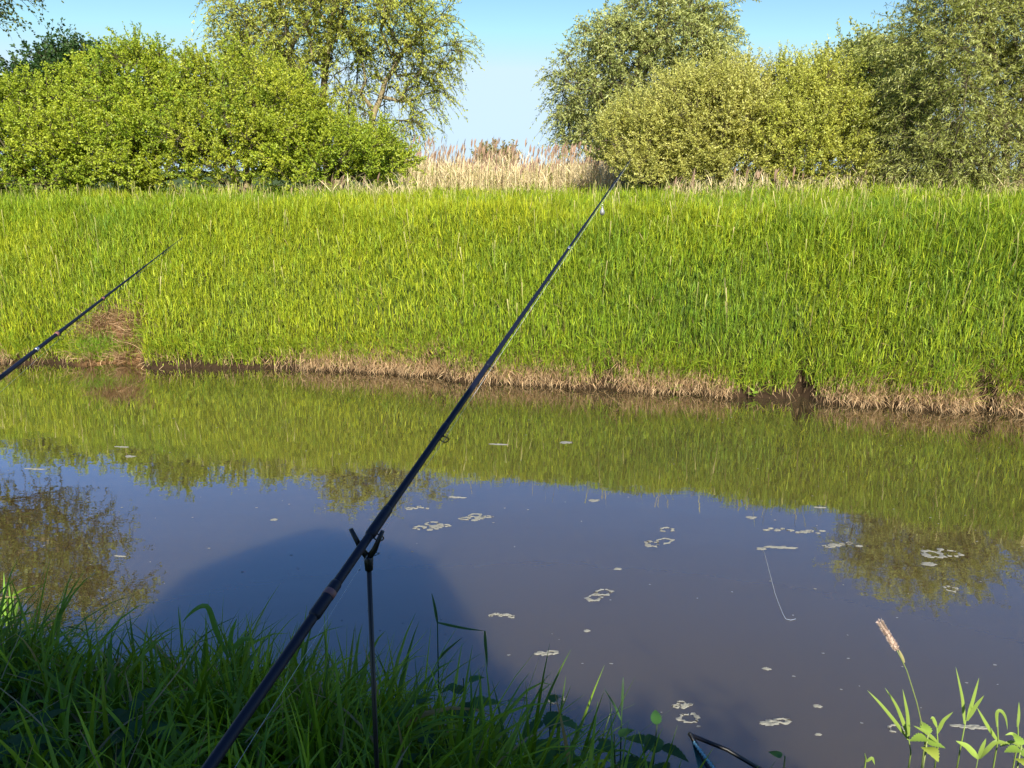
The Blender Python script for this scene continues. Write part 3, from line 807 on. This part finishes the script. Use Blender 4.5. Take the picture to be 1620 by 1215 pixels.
# broad arching blades and the snapped leaf -------------------------
def strap(mb, pts, w0, c, face=(0, -1, .3), prof=None, thick=0.0):
    """ribbon along pts (k,3)"""
    pts = np.asarray(pts, float)
    # resample smoothly
    m_ = len(pts); tt = np.linspace(0, 1, m_); T = np.linspace(0, 1, 14)
    P = np.stack([np.interp(T, tt, pts[:, k]) for k in range(3)], 1)
    for _ in range(2): P[1:-1] = (P[:-2] + 2 * P[1:-1] + P[2:]) / 4
    tg = np.gradient(P, axis=0); tg /= np.linalg.norm(tg, axis=1)[:, None]
    s = np.cross(tg, np.array(face, float)); s /= np.linalg.norm(s, axis=1)[:, None] + 1e-9
    w_ = w0 * .5 * (np.minimum(.5 + 2.2 * T, 1) * (1 - T ** 3) + .02 if prof is None else prof(T))
    nn = np.cross(s, tg)
    V = np.stack([P - s * w_[:, None], P + nn * (w_ * .35)[:, None], P + s * w_[:, None]], 1).reshape(-1, 3)
    q = []
    for k in range(13):
        for j_ in (0, 1): q.append((k * 3 + j_, k * 3 + j_ + 1, k * 3 + j_ + 4, k * 3 + j_ + 3))
    mb.add(V, q, None, c)
def reed_plant(name, foot, stem, leaves, label, cat='reed grass', group=None, c=(.17, .32, .06), sw=.0022, lw=.011, mat=None):
    foot = np.array(foot, float)
    t = empty(name, foot, label, cat, group)
    mb = MB(foot); s = np.array([foot] + list(stem)); mb.tube(s, np.linspace(sw, sw * .5, len(s)), 6, c); mb.build('stem', mat or M_fg, t)
    for L_ in leaves:
        ml = MB(foot); strap(ml, L_, lw * random.uniform(.85, 1.2), np.array(c) * random.uniform(.85, 1.25)); ml.build('leaf', mat or M_fg, t)
    return t
def foot_of(px, py, Y):
    p = at(px, py, Y); return np.array([p[0], p[1], float(hgt(p[0], p[1])) - .01])
Yk = 2.0
reed_plant('reed_grass', foot_of(694, 1130, Yk), [at(693, 1040, Yk), at(692, 985, Yk), at(690, 965, Yk), at(683, 940, Yk)],
    [[at(693, 985, Yk), at(715, 990, Yk), at(740, 995, Yk), at(767, 998, Yk)], [at(767, 998, Yk), at(768, 1020, Yk), at(770, 1040, Yk), at(771, 1056, Yk)],
     [at(692, 1045, Yk), at(705, 1030, Yk), at(732, 1008, Yk - .02)], [at(692, 985, Yk), at(688, 960, Yk), at(683, 938, Yk)]],
    'tall grass stalk with a snapped leaf hanging down against the blue water', c=(.05, .12, .04), lw=.008)
Yk = 1.74
reed_plant('reed_grass', foot_of(984, 1190, Yk), [at(983, 1150, Yk), at(984, 1110, Yk), at(986, 1072, Yk)],
    [[at(983, 1140, Yk), at(972, 1115, Yk), at(955, 1088, Yk)], [at(984, 1120, Yk), at(985, 1095, Yk), at(986, 1070, Yk)]],
    'thin two bladed grass shoot sticking up right of centre over the water', c=(.05, .11, .04), lw=.006)
Yk = 2.05
reed_plant('reed_grass', foot_of(372, 1110, Yk), [at(368, 1060, Yk), at(362, 1020, Yk)],
    [[at(362, 1040, Yk), at(345, 1010, Yk), at(335, 975, Yk), at(330, 957, Yk), at(318, 957, Yk), at(300, 970, Yk), at(288, 985, Yk)],
     [at(362, 1030, Yk), at(366, 1000, Yk), at(375, 978, Yk)], [at(364, 1030, Yk), at(385, 1010, Yk), at(405, 1012, Yk)]],
    'broad grass blade arching over at the left of the thick rod butt', c=(.11, .24, .05), lw=.016)
# sunlit blades at the far left edge
Yk = 2.5
for k, (px, py) in enumerate([(6, 905), (14, 925), (-8, 915)]):
    reed_plant('reed_grass', foot_of(px + 4, 1000, Yk + .02 * k), [at(px + 3, 980, Yk + .02 * k)],
        [[at(px + 3, 985, Yk + .02 * k), at(px + 1, 950, Yk + .02 * k), at(px, py, Yk + .02 * k)], [at(px + 3, 990, Yk), at(px + 12, 965, Yk), at(px + 16, 935 + 8 * k, Yk)]],
        'upright grass shoot catching the light at the left edge of the near bank', group='sunlit shoots at the left edge', c=(.20, .36, .06), lw=.012)

# sunlit plants at the lower right ----------------------------------
LG = (.24, .34, .07)
def rp(px, foot_y, Y, stem, leaves, label, **k):
    reed_plant('reed_grass', foot_of(px, foot_y, Y), [at(a, b, Y) for a, b in stem], [[at(a, b, Y + dy) for (a, b) in lf] for lf, dy in leaves], label, c=LG, **k)
rp(1442, 1215, 1.62, [(1441, 1190), (1437, 1165)], [([(1437, 1170), (1415, 1140), (1392, 1112), (1372, 1092)], 0), ([(1437, 1165), (1428, 1140), (1418, 1115), (1400, 1088)], .03), ([(1438, 1165), (1436, 1130), (1428, 1090)], -.02)],
   'sunlit shoot with leaves fanning left below the pink seed head', lw=.008)
rp(1515, 1215, 1.60, [(1520, 1180), (1528, 1140)], [([(1526, 1145), (1523, 1105), (1512, 1055)], 0), ([(1530, 1140), (1540, 1105), (1549, 1072)], .02), ([(1530, 1140), (1545, 1115), (1557, 1100)], -.03)],
   'sunlit shoot with two stiff leaves in a V, between the seed head and the right edge', lw=.009)
rp(1485, 1215, 1.58, [(1484, 1180), (1482, 1150)], [([(1484, 1175), (1465, 1158), (1445, 1148)], 0), ([(1483, 1160), (1492, 1140), (1508, 1126)], .02), ([(1482, 1150), (1476, 1135), (1472, 1137)], 0)],
   'short sunlit shoot with drooping leaves in the middle of the right hand clump', lw=.009)
rp(1580, 1215, 1.58, [(1579, 1170), (1578, 1140)], [([(1578, 1150), (1576, 1125), (1584, 1123), (1592, 1135), (1594, 1155)], 0), ([(1580, 1175), (1560, 1145), (1545, 1118)], .02), ([(1582, 1180), (1602, 1172), (1625, 1190)], 0)],
   'sunlit shoot with a curled over leaf near the right edge', lw=.008)
rp(1612, 1215, 1.62, [(1611, 1170), (1610, 1130)], [([(1610, 1150), (1612, 1130), (1612, 1110)], 0), ([(1610, 1165), (1600, 1160), (1590, 1163)], 0)],
   'thin sunlit shoot at the very right edge', lw=.007)
rp(1550, 1215, 1.55, [(1548, 1195)], [([(1548, 1200), (1530, 1180), (1512, 1172)], 0), ([(1548, 1200), (1555, 1180), (1560, 1168)], 0), ([(1549, 1200), (1575, 1172), (1600, 1178)], .03)],
   'lowest sunlit shoot at the bottom of the right hand clump', lw=.012)
rp(1372, 1215, 1.5, [(1370, 1200), (1368, 1192)], [([(1371, 1205), (1380, 1198), (1384, 1210)], 0)], 'tiny budded stalk poking above the bottom edge left of the clump', lw=.006)
# timothy style head
Yk = 1.60
foot = foot_of(1470, 1215, Yk)
t = empty('foxtail_grass', foot, 'pink fluffy cylindrical grass head leaning left on a thin green stalk', 'foxtail grass')
mb = MB(foot)
st = [foot, at(1464, 1170, Yk), at(1450, 1110, Yk), at(1435, 1062, Yk), at(1425, 1040, Yk), at(1418, 1027, Yk)]
mb.tube(np.array(st), [.0016, .0015, .0013, .0012, .0012, .001], 6, (.26, .33, .10)); mb.build('stem', M_fg, t)
a_, b_ = at(1419, 1028, Yk), at(1392, 984, Yk)
mb = MB(foot); f = np.linspace(0, 1, 10)[:, None]
mb.tube(a_ + (b_ - a_) * f, .0042 * np.sin(PI * (np.linspace(.1, .97, 10)) ** .8) + .0012, 10, (.62, .48, .40))
n = 1500; ff = rng.random(n); ang = rng.uniform(0, 2 * PI, n)
ax = (b_ - a_) / np.linalg.norm(b_ - a_); u = np.cross(ax, [0, 1, 0]); u /= np.linalg.norm(u); w_ = np.cross(ax, u)
rd = np.cos(ang)[:, None] * u + np.sin(ang)[:, None] * w_
P = a_ + (b_ - a_) * ff[:, None] + rd * .0035
v, q, cc = leaf_quads(P, rd + ax * 1.0, rng.uniform(.003, .009, n), np.full(n, .0011), mixcol((.80, .66, .55), (.45, .33, .28), rng.random(n)) * rng.uniform(.6, 1.15, (n, 1)))
mb.add(v, q, None, cc); mb.build('seed_head', M_seed, t)
p = at(1437, 1050, Yk); mb = MB(foot); strap(mb, [at(1431, 1048, Yk), at(1426, 1036, Yk), at(1421, 1026, Yk)], .006, (.38, .34, .16)); mb.build('sheath', M_fg, t)
# broad yellow green leaves
def dock(px, py, Y, w_, label):
    c = at(px, py, Y); ft = np.array([c[0], c[1], float(hgt(c[0], c[1])) - .01]); t = empty('broadleaf_plant', ft, label, 'plant')
    for k, (a0, sz, el) in enumerate([(-PI / 2, w_, .5), (-PI / 2 + 1.4, w_ * .8, .2), (-PI / 2 - 1.5, w_ * .8, .3), (PI / 2, w_ * .7, .6)]):
        v, tr = serrate_leaf(sz, sz * .8, 7, droop=.45, fold=.15)
        top = c + np.array([0, 0, .012 * k])
        mb = MB(ft); mb.add(rotz(roty(v, -el), a0) + top, None, tr, (.40, .48, .08) if k == 0 else (.24, .36, .06)); mb.build('leaf', M_fg, t)
        mb = MB(ft); mb.tube(np.array([ft, (ft + top) / 2 + [.005, 0, 0], top]), .0018, 6, (.24, .3, .08)); mb.build('stalk', M_fg, t)
dock(1465, 1182, 1.58, .05, 'glossy yellow green broad leaf below the pink seed head')
dock(1612, 1200, 1.55, .045, 'yellow green broad leaf in the bottom right corner')

# ------------------------------------------------------------------ the rods
def lerp(a, b, f): return a + (b - a) * f
def build_rod(A, B, butt_ext, r0, r1, label, rings, bands, hang=None, line_side=1, tipbend=0.0):
    A = np.array(A); B = np.array(B); ax = (B - A); Ln = np.linalg.norm(ax); ax /= Ln
    butt = A - ax * butt_ext
    t = empty('fishing_rod', butt, label, 'fishing rod', 'fishing rods set up over the river')
    down = np.array([0, 0, -1.0]); down = down - ax * down.dot(ax); down /= np.linalg.norm(down)
    def pos(f):
        return A + ax * Ln * f + down * tipbend * max(0, f - .6) ** 2
    def rr(f): return r0 + (r1 - r0) * max(0, f) ** 1.2
    F = np.linspace(-butt_ext / Ln, 1, 40)
    P = np.array([pos(f) for f in F]); mb = MB(butt)
    mb.tube(P, [rr(f) for f in F], 14); mb.build('blank', M_rod, t)
    # handle, reel behind the picture's edge
    hb = MB(butt); hb.tube(np.array([butt + ax * s for s in (0, .02, .22, .24)]), [.012, .014, .014, .0105], 14); hb.build('handle', M_cork, t)
    rl = MB(butt); c = butt + ax * .34 + down * .07
    u = np.cross(ax, down)
    rl.tube(np.array([butt + ax * .34 + down * .006, c]), .006, 8); rl.tube(np.array([c - ax * .03, c, c + ax * .03, c + ax * .05]), [.022, .026, .026, .022], 16)
    rl.tube(np.array([c, c + u * .05]), .004, 8); rl.tube(np.array([c + u * .05, c + u * .05 + down * .05]), .003, 8); rl.tube(np.array([c + u * .05 + down * .05, c + u * .08 + down * .05]), .007, 10)
    rl.build('reel', M_black, t)
    for f, kind in bands:
        p = pos(f); r = rr(f); b = MB(butt)
        if kind == 'ferrule':
            b.tube(np.array([p - ax * .035, p - ax * .03, p + ax * .03, p + ax * .034]), [r, r * 1.28, r * 1.22, r], 14); b.build('ferrule', M_rod, t)
        elif kind == 'brown':
            b.tube(np.array([p - ax * .006, p - ax * .005, p + ax * .005, p + ax * .006]), [r, r * 1.32, r * 1.32, r], 14); b.build('whipping', M_brown, t)
        else:
            b.tube(np.array([p - ax * .006, p - ax * .005, p + ax * .005, p + ax * .006]), [r, r * 1.15, r * 1.15, r], 14); b.build('whipping', M_steel, t)
    ringpts = []
    for f, rd in rings:
        p = pos(f); r = rr(f); c = p + down * (r + rd * 1.9)
        b = MB(butt); b.torus(c, ax + .8 * down * 0 + np.array([-.25, .0, .1]), rd, rd * .14)
        for s in (-1, 1):
            b.tube(np.array([p + ax * s * .012 + down * r, p + ax * s * .004 + down * (r + rd * .4), c - down * rd]), .0007 + rd * .03, 6)
        b.build('line_guide', M_black, t); ringpts.append(c)
        b = MB(butt); b.tube(np.array([p - ax * .018, p - ax * .016, p + ax * .016, p + ax * .018]), [r, r * 1.12, r * 1.12, r], 12); b.build('guide_wrap', M_rod, t)
    # line
    c0 = butt + ax * .38 + down * .07
    pts = [c0] + ringpts
    b = MB(butt); b.tube(np.array(pts), .00032, 4); b.build('line', M_line, t)
    return t, pos, rr, ringpts, down, ax, butt
A = at(330, 1215, .82); B = at(996, 254, 2.75)
def frac_at_px(A, B, px):
    # fraction along the 3D segment whose projection has x = px
    lo, hi = -.2, 1.0
    for _ in range(40):
        m_ = (lo + hi) / 2; p = A + (B - A) * m_; d = p[1] * CP - (p[2] - CAMH) * SP
        if 810 + FPX * p[0] / d < px: lo = m_
        else: hi = m_
    return lo
fr = lambda px: frac_at_px(A, B, px)
rod, pos, rr, rp_, down, ax, butt = build_rod(A, B, .75, .0082, .0011, 'thick dark blue rod crossing the middle of the photo, resting in the forked stick',
    [(fr(594), .0085), (fr(700), .0078), (fr(775), .0062), (fr(868), .005), (fr(925), .004), (fr(958), .0035), (fr(980), .003), (.999, .0028)],
    [(fr(515), 'ferrule'), (fr(521), 'brown'), (fr(600), 'ferrule'), (fr(900), 'steel')])
# lead hanging near the tip
p = pos(fr(950)); q = p + np.array([0.006, 0, -.012])
t = empty('lead_weight', q + np.array([0, 0, -.02]), 'small shiny pear shaped lead hanging under the tip of the long rod', 'fishing weight')
mb = MB(q + np.array([0, 0, -.02]))
zz = np.array([0, -.004, -.010, -.017, -.022, -.026]); mb.tube(q + np.stack([0 * zz, 0 * zz, zz], 1), [.0012, .003, .0055, .0078, .0065, .002], 14); mb.build('lead_body', M_lead, t)
mb = MB(q + np.array([0, 0, -.02])); mb.torus(q + [0, 0, .003], (0, 1, 0), .003, .0007); mb.build('swivel', M_steel, t)
# second rod
A2 = at(-20, 613, 1.75); B2 = at(287, 377, 3.1)
fr2 = lambda px: frac_at_px(A2, B2, px)
build_rod(A2, B2, 1.25, .0056, .0009, 'second thinner rod reaching in from the left edge over the river',
    [(fr2(94), .0065), (fr2(165), .005), (fr2(217), .0042), (fr2(258), .0034), (.999, .0025)],
    [(fr2(58), 'steel'), (fr2(90), 'brown'), (fr2(163), 'brown')])

# ------------------------------------------------------------------ bank sticks
def bank_stick(top, label, ax, rb=.0042):
    x, y, z0 = top
    foot = np.array([x - .012, y + .01, float(hgt(x, y)) - .12])
    t = empty('rod_rest', foot, label, 'rod rest', 'forked rod rests')
    b = MB(foot); b.tube(np.array([foot, (foot + top) / 2, top - [0, 0, .03]]), rb, 12); b.build('stick', M_black, t)
    b = MB(foot); b.tube(np.array([top + [0, 0, -.045], top + [0, 0, -.043], top + [0, 0, -.022], top + [0, 0, -.018]]), [rb, rb * 1.6, rb * 1.9, rb * 1.3], 12); b.build('collar', M_black, t)
    for s in (-1, 1):
        b = MB(foot); b.tube(np.array([top + [0, 0, -.022], top + [s * .011, 0, -.006], top + [s * .016, 0, .006], top + [s * .025 * (1 if s > 0 else 1.05), 0, .026 + .004 * (s < 0)]]), [.0055, .0052, .0042, .0036], 10)
        b.build('fork_prong', M_black, t)
    return t
f0 = fr(581); p = pos(f0)
bank_stick(p + np.array([0, .002, -.013]), 'black forked stick planted in the grass, holding up the long rod', ax)
ax2 = (B2 - A2) / np.linalg.norm(B2 - A2); p2 = A2 - ax2 * .35
bank_stick(p2 + np.array([0, 0, -.012]), 'black forked stick left of the picture, holding the second rod', ax2)

# ------------------------------------------------------------------ line lying on the water
mb = MB(); pts = [on_z(a, b, .004) for a, b in [(1207, 866), (1213, 888), (1220, 915), (1226, 938), (1232, 955), (1239, 972), (1243, 979), (1251, 981), (1259, 979)]]
mb = MB(pts[-1]); mb.tube(np.array(pts), .0007, 5)
o = mb.build('fishing_line', M_line, loc=pts[-1]); tag(o, 'thin pale fishing line curling on the water right of centre', 'fishing line')

# ------------------------------------------------------------------ landing net
foot = on_z(1150, 1215, .55)
Yk = 1.60
c1 = at(1093, 1163, Yk); t_ = empty('landing_net', c1, 'black landing net with teal mesh and pale blue cord at the bottom edge', 'landing net')
e1 = at(1128, 1228, Yk - .10); e2 = at(1222, 1228, Yk - .06)
mid = at(1150, 1186, Yk - .01)
mb = MB(c1); mb.tube(np.array([c1 + [-.004, 0, .004], c1, at(1110, 1195, Yk - .04), e1]), .0052, 10); mb.build('frame_arm', M_black, t_)
mb = MB(c1); mb.tube(np.array([c1, mid, e2]), .0052, 10); mb.build('frame_arm', M_black, t_)
mb = MB(c1)
NN = 20
e1b = e1 + np.array([0, -.25, -.16]); e2b = e2 + np.array([.05, -.22, -.12])
def netp(u, v):   # u along arm 1, v towards arm 2, sagging
    a_ = c1 + (e1b - c1) * u; b_ = c1 + (e2b - c1) * u
    p_ = a_ + (b_ - a_) * v
    return p_ + np.array([0, 0, -.05 * math.sin(PI * v) * u ** .5 - .004])
for k in range(1, NN + 1):
    mb.tube(np.array([netp(k / NN, j / 12) for j in range(13)]), .0009, 4, cap=False)
for j in range(0, 23):
    mb.tube(np.array([netp(max(.02, k / 14), min(1, max(0, j / 22 + .02 * math.sin(k)))) for k in range(15)]), .0009, 4, cap=False)
mb.build('mesh', M_net, t_)
mb = MB(c1); s0 = at(1097, 1174, Yk - .03); s1 = at(1134, 1222, Yk - .12); k = np.linspace(0, 1, 60)[:, None]
cp = s0 + (s1 - s0) * k + np.concatenate([.0012 * np.sin(k * 70), 0 * k, .0012 * np.cos(k * 70)], 1)
mb.tube(cp, .0028 + .0007 * np.sin(k[:, 0] * 140), 8); mb.build('cord', M_cord, t_)

# ------------------------------------------------------------------ foam scum on the water
def foam(px, py, wpx, kind, label, ang=0.0, group='foam scraps on the river'):
    c = on_z(px, py, 0); dep = c[1] * CP + CAMH * SP; s = wpx / FPX * dep
    mb = MB(c)
    def annulus(ox, oy, ro, ri, z, asp=1.0):
        n_ = 26; a = np.linspace(0, 2 * PI, n_, endpoint=False); sd = random.uniform(0, 50)
        no = 1 + .9 * (vnoise(np.cos(a) * 2.6 + sd, np.sin(a) * 2.6, 3) - .5) + .35 * (vnoise(np.cos(a) * 6 + sd, np.sin(a) * 6, 4) - .5)
        ni = 1.05 + .5 * (vnoise(np.cos(a) * 3 + sd, np.sin(a) * 3, 7) - .5)
        gap = vnoise(np.cos(a) * 2.2 + sd, np.sin(a) * 2.2 + 9, 14) < .26
        rings = []
        for fr_, zz_ in ((0, .0), (.2, .0018), (.5, .0028), (.8, .0018), (1, .0)):
            r_ = ro * no * (1 - fr_) + ri * ni * fr_
            x_ = r_ * np.cos(a) ; y_ = r_ * np.sin(a) * asp
            X = ox + x_ * math.cos(ang) - y_ * math.sin(ang); Yv = oy + x_ * math.sin(ang) + y_ * math.cos(ang)
            rings.append(np.stack([X, Yv, np.full(n_, zz_ * (1 + z) + .0005)], 1))
        v = np.vstack(rings) + c
        q = []
        for k in range(4):
            for j_ in range(n_):
                if gap[j_] and ri > .3 * ro: continue
                q.append((k * n_ + j_, k * n_ + (j_ + 1) % n_, (k + 1) * n_ + (j_ + 1) % n_, (k + 1) * n_ + j_))
        mb.add(v, q)
    ca, sa = math.cos(ang), math.sin(ang)
    def put(u, v_, ro, ri, asp=1.0):
        annulus(u * ca - v_ * sa, u * sa + v_ * ca, ro, ri, random.uniform(0, .5), asp)
    if kind == 'speck': put(0, 0, s * .5, s * .02, .6)
    elif kind == 'ring': put(0, 0, s * .5, s * .34, .75); put(s * .42, s * .08, s * .13, s * .01)
    elif kind == 'double': put(-s * .24, -s * .06, s * .25, s * .15, .8); put(s * .22, s * .06, s * .28, s * .19, .7); put(-s * .42, -s * .12, s * .10, s * .01)
    elif kind == 'chain':
        for k in range(5): put(-s * .40 + k * s * .2, random.uniform(-.12, .12) * s, s * random.uniform(.06, .17), s * random.uniform(.01, .09), random.uniform(.35, .8))
    elif kind == 'blob': put(-s * .12, 0, s * .3, s * .02, .45); put(s * .2, s * .08, s * .24, s * .10, .6); put(-s * .38, -s * .03, s * .14, s * .01, .5)
    elif kind == 'streak':
        put(0, 0, s * .25, s * .01, .35); put(-s * .3, s * .05, s * .2, s * .01, .25); put(s * .3, -s * .04, s * .2, s * .02, .25)
    elif kind == 'cluster':
        put(-s * .30, -s * .10, s * .17, s * .07, .7); put(0, s * .12, s * .20, s * .12, .7); put(s * .12, -s * .08, s * .16, s * .02, .7); put(s * .36, s * .02, s * .15, s * .08, .5); put(-s * .02, -s * .22, s * .1, s * .01, .6)
    o = mb.build('foam_patch', M_foam, loc=c); tag(o, label, 'foam', group)
fl = MB()
for k in range(230):
    c = on_z(random.uniform(-100, 1720), 660 + 520 * random.random() ** 1.3, .001)
    if c[1] < float(Yn(c[0])) + .1 or c[1] > float(Yw(c[0])) - .1: continue
    n_ = 7; a = np.linspace(0, 2 * PI, n_, endpoint=False); r_ = random.uniform(.002, .006) * np.array([random.uniform(.5, 1.3) for _ in a])
    v = np.vstack([c + [0, 0, .002], c + np.stack([r_ * np.cos(a) * 1.5, r_ * np.sin(a), 0 * a], 1)])
    fl.add(v, None, [(0, 1 + q_, 1 + (q_ + 1) % n_) for q_ in range(n_)])
o = fl.build('floating_fluff', M_foam); tag(o, 'tiny pale flecks of fluff scattered over the water', 'fluff', kind='stuff')
F_ = [(788, 703, 30, 'streak', 'flat foam streak on the green reflection right of the rod'),
 (895, 700, 18, 'speck', 'faint foam fleck on the green reflection, right of the flat streak'),
 (724, 787, 30, 'streak', 'thin foam streak just below the edge of the reflected grass'),
 (662, 803, 36, 'chain', 'small string of foam rings nearest the fork of the rod rest'),
 (683, 832, 62, 'cluster', 'lacy foam cluster right of the rod rest, lower left of the open foam loop'),
 (752, 818, 52, 'cluster', 'open loop of foam right of the lacy cluster by the rod rest'),
 (1055, 838, 22, 'ring', 'little foam ring just above the double ring in mid river'),
 (1042, 858, 48, 'double', 'double foam ring in mid river below the little ring', .25),
 (1230, 838, 46, 'chain', 'left half of the long foam string below the reflected grass at the right'),
 (1282, 842, 50, 'chain', 'right half of the long foam string below the reflected grass at the right'),
 (1235, 866, 50, 'streak', 'foam streak beneath the long foam string'),
 (1204, 868, 14, 'speck', 'foam dot at the upper end of the floating line'),
 (1332, 861, 62, 'chain', 'stringy foam reaching into the left of the reflected willow'),
 (1490, 876, 64, 'double', 'large foam loops on the reflected willow', -.15),
 (1470, 892, 22, 'speck', 'short foam dash under the large loops on the reflected willow'),
 (1505, 932, 22, 'ring', 'small foam scrap low on the reflected willow'),
 (947, 941, 50, 'double', 'slanting double foam ring in the middle of the grey water', .5),
 (793, 973, 42, 'chain', 'flat foam oval with small holes above the snapped leaf'),
 (865, 1034, 40, 'blob', 'solid white foam flake below the flat oval'),
 (1079, 1115, 36, 'cluster', 'crumbly foam above the foam ring near the landing net'),
 (1090, 1136, 32, 'ring', 'foam ring just above the landing net'),
 (1228, 1143, 52, 'blob', 'foam blob with a tail right of the landing net'),
 (1293, 1117, 14, 'speck', 'foam dot up and right of the tailed blob'),
 (1213, 1058, 12, 'speck', 'foam dot alone in the grey water above the tailed blob'),
 (1295, 1162, 10, 'speck', 'foam dot down and right of the tailed blob'),
 (820, 1107, 32, 'blob', 'foam scrap touching the grass tips at the near bank'),
 (880, 1108, 28, 'ring', 'foam curl beside the scrap at the near bank'),
 (1418, 1153, 26, 'ring', 'foam ring behind the sunlit shoots'),
 (1535, 1150, 62, 'streak', 'long foam streak behind the sunlit shoots near the right edge'),
 (978, 900, 12, 'speck', 'foam dot above the slanting double ring'),
 (1189, 819, 16, 'speck', 'foam dash above the left end of the long foam string'),
 (928, 998, 10, 'speck', 'foam dot below the slanting double ring'),
 (192, 707, 24, 'streak', 'foam streak on the green reflection at the left'),
 (205, 722, 16, 'speck', 'foam fleck just below the streak at the left'),
 (55, 742, 34, 'streak', 'dull foam streak on blue water near the left edge'),
 (190, 880, 18, 'streak', 'foam dash beside the reflected leaves at the left'),
 (434, 822, 14, 'speck', 'foam dot left of the rod rest on open water'),
 (592, 876, 16, 'ring', 'foam scrap right behind the top of the bank stick'),
 (1297, 803, 20, 'streak', 'thin foam streak at the edge of the reflected grass, right of centre'),
 (940, 792, 16, 'speck', 'thin foam dash below the reflected grass tips in mid river')]
for f_ in F_: foam(*f_)
# a few lilypad-ish bits at the far waterline
for px, py, lab in [(1186, 622, 'small bright green leaf cluster at the far waterline, right of centre'), (1063, 612, 'small yellow green leaf at the far waterline behind the rod tip line')]:
    c = on_z(px, py, .02); c[1] = float(Yw(c[0])) - .03
    t = empty('water_plant', c, lab, 'water plant'); ml = MB(c)
    for k in range(7):
        v, tr = serrate_leaf(.05, .045, 4, droop=.2); ml.add(rotz(roty(v, -random.uniform(.1, 1.2)), random.uniform(0, 6.28)) + c + [random.uniform(-.03, .03), 0, random.uniform(0, .06)], None, tr, (.25, .40, .05))
    ml.build('leaves', M_leaf, t)

# ------------------------------------------------------------------ behind the camera: the umbrella that shades the near bank
UC = np.array([-.46, -.85, 2.58]); S = np.array(to_sun)
ub = np.array([UC[0] - S[0] * .1, UC[1] + .15, 0]); ub[2] = float(hgt(ub[0], ub[1])) - .15
t = empty('umbrella', ub, 'green angling umbrella leaning against the sun behind the photographer', 'umbrella')
u = np.cross([0, 0, 1.0], S); u /= np.linalg.norm(u); w_ = np.cross(S, u)
mb = MB(ub); nr, na = 8, 48; RU = .96; vs = []
for k in range(nr + 1):
    f = k / nr; r = RU * f
    for a in np.linspace(0, 2 * PI, na, endpoint=False):
        sc = 1 - .05 * f * abs(math.sin(4 * a)); vs.append(UC + (u * math.cos(a) + w_ * math.sin(a)) * r * sc + S * (.32 * (1 - f ** 2) - .05))
q = [(k * na + j_, k * na + (j_ + 1) % na, (k + 1) * na + (j_ + 1) % na, (k + 1) * na + j_) for k in range(nr) for j_ in range(na)]
mb.add(vs, q); mb.build('canopy', M_umb, t)
mb = MB(ub); mb.tube(np.array([ub, UC + S * .1 + [0, 0, -.6], UC + S * .27]), .012, 10); mb.build('pole', M_steel, t)
for k in range(8):
    a = k * PI / 4; b = MB(ub); d_ = u * math.cos(a) + w_ * math.sin(a)
    b.tube(np.array([UC + d_ * RU * f + S * (.32 * (1 - f ** 2) - .06) for f in (0, .25, .5, .75, .98)]), .003, 6); b.build('rib', M_steel, t)
# unseen shrub added behind the camera to the right, shaped to shade the near bank
def W3d(x, y, z, rx, ry, rz): return (x, y, z, rx, ry, rz)
tree('added_shade_shrub', (1.0, -2.2, 0), [[(1.0, -2.2, 1.8)]], [W3d(.75, -2.2, 2.3, .40, .30, 1.0), W3d(1.1, -2.2, 2.15, .40, .30, .95), W3d(1.45, -2.2, 1.75, .35, .30, .8), W3d(.65, -2.2, 1.8, .4, .3, .7)],
     300, 10, 30, .08, .06, (.05, .11, .03), (.09, .17, .035), 'dark unseen shrub added behind the photographer to shade the near bank', 'shrub', None, .06, .4, up=.3)
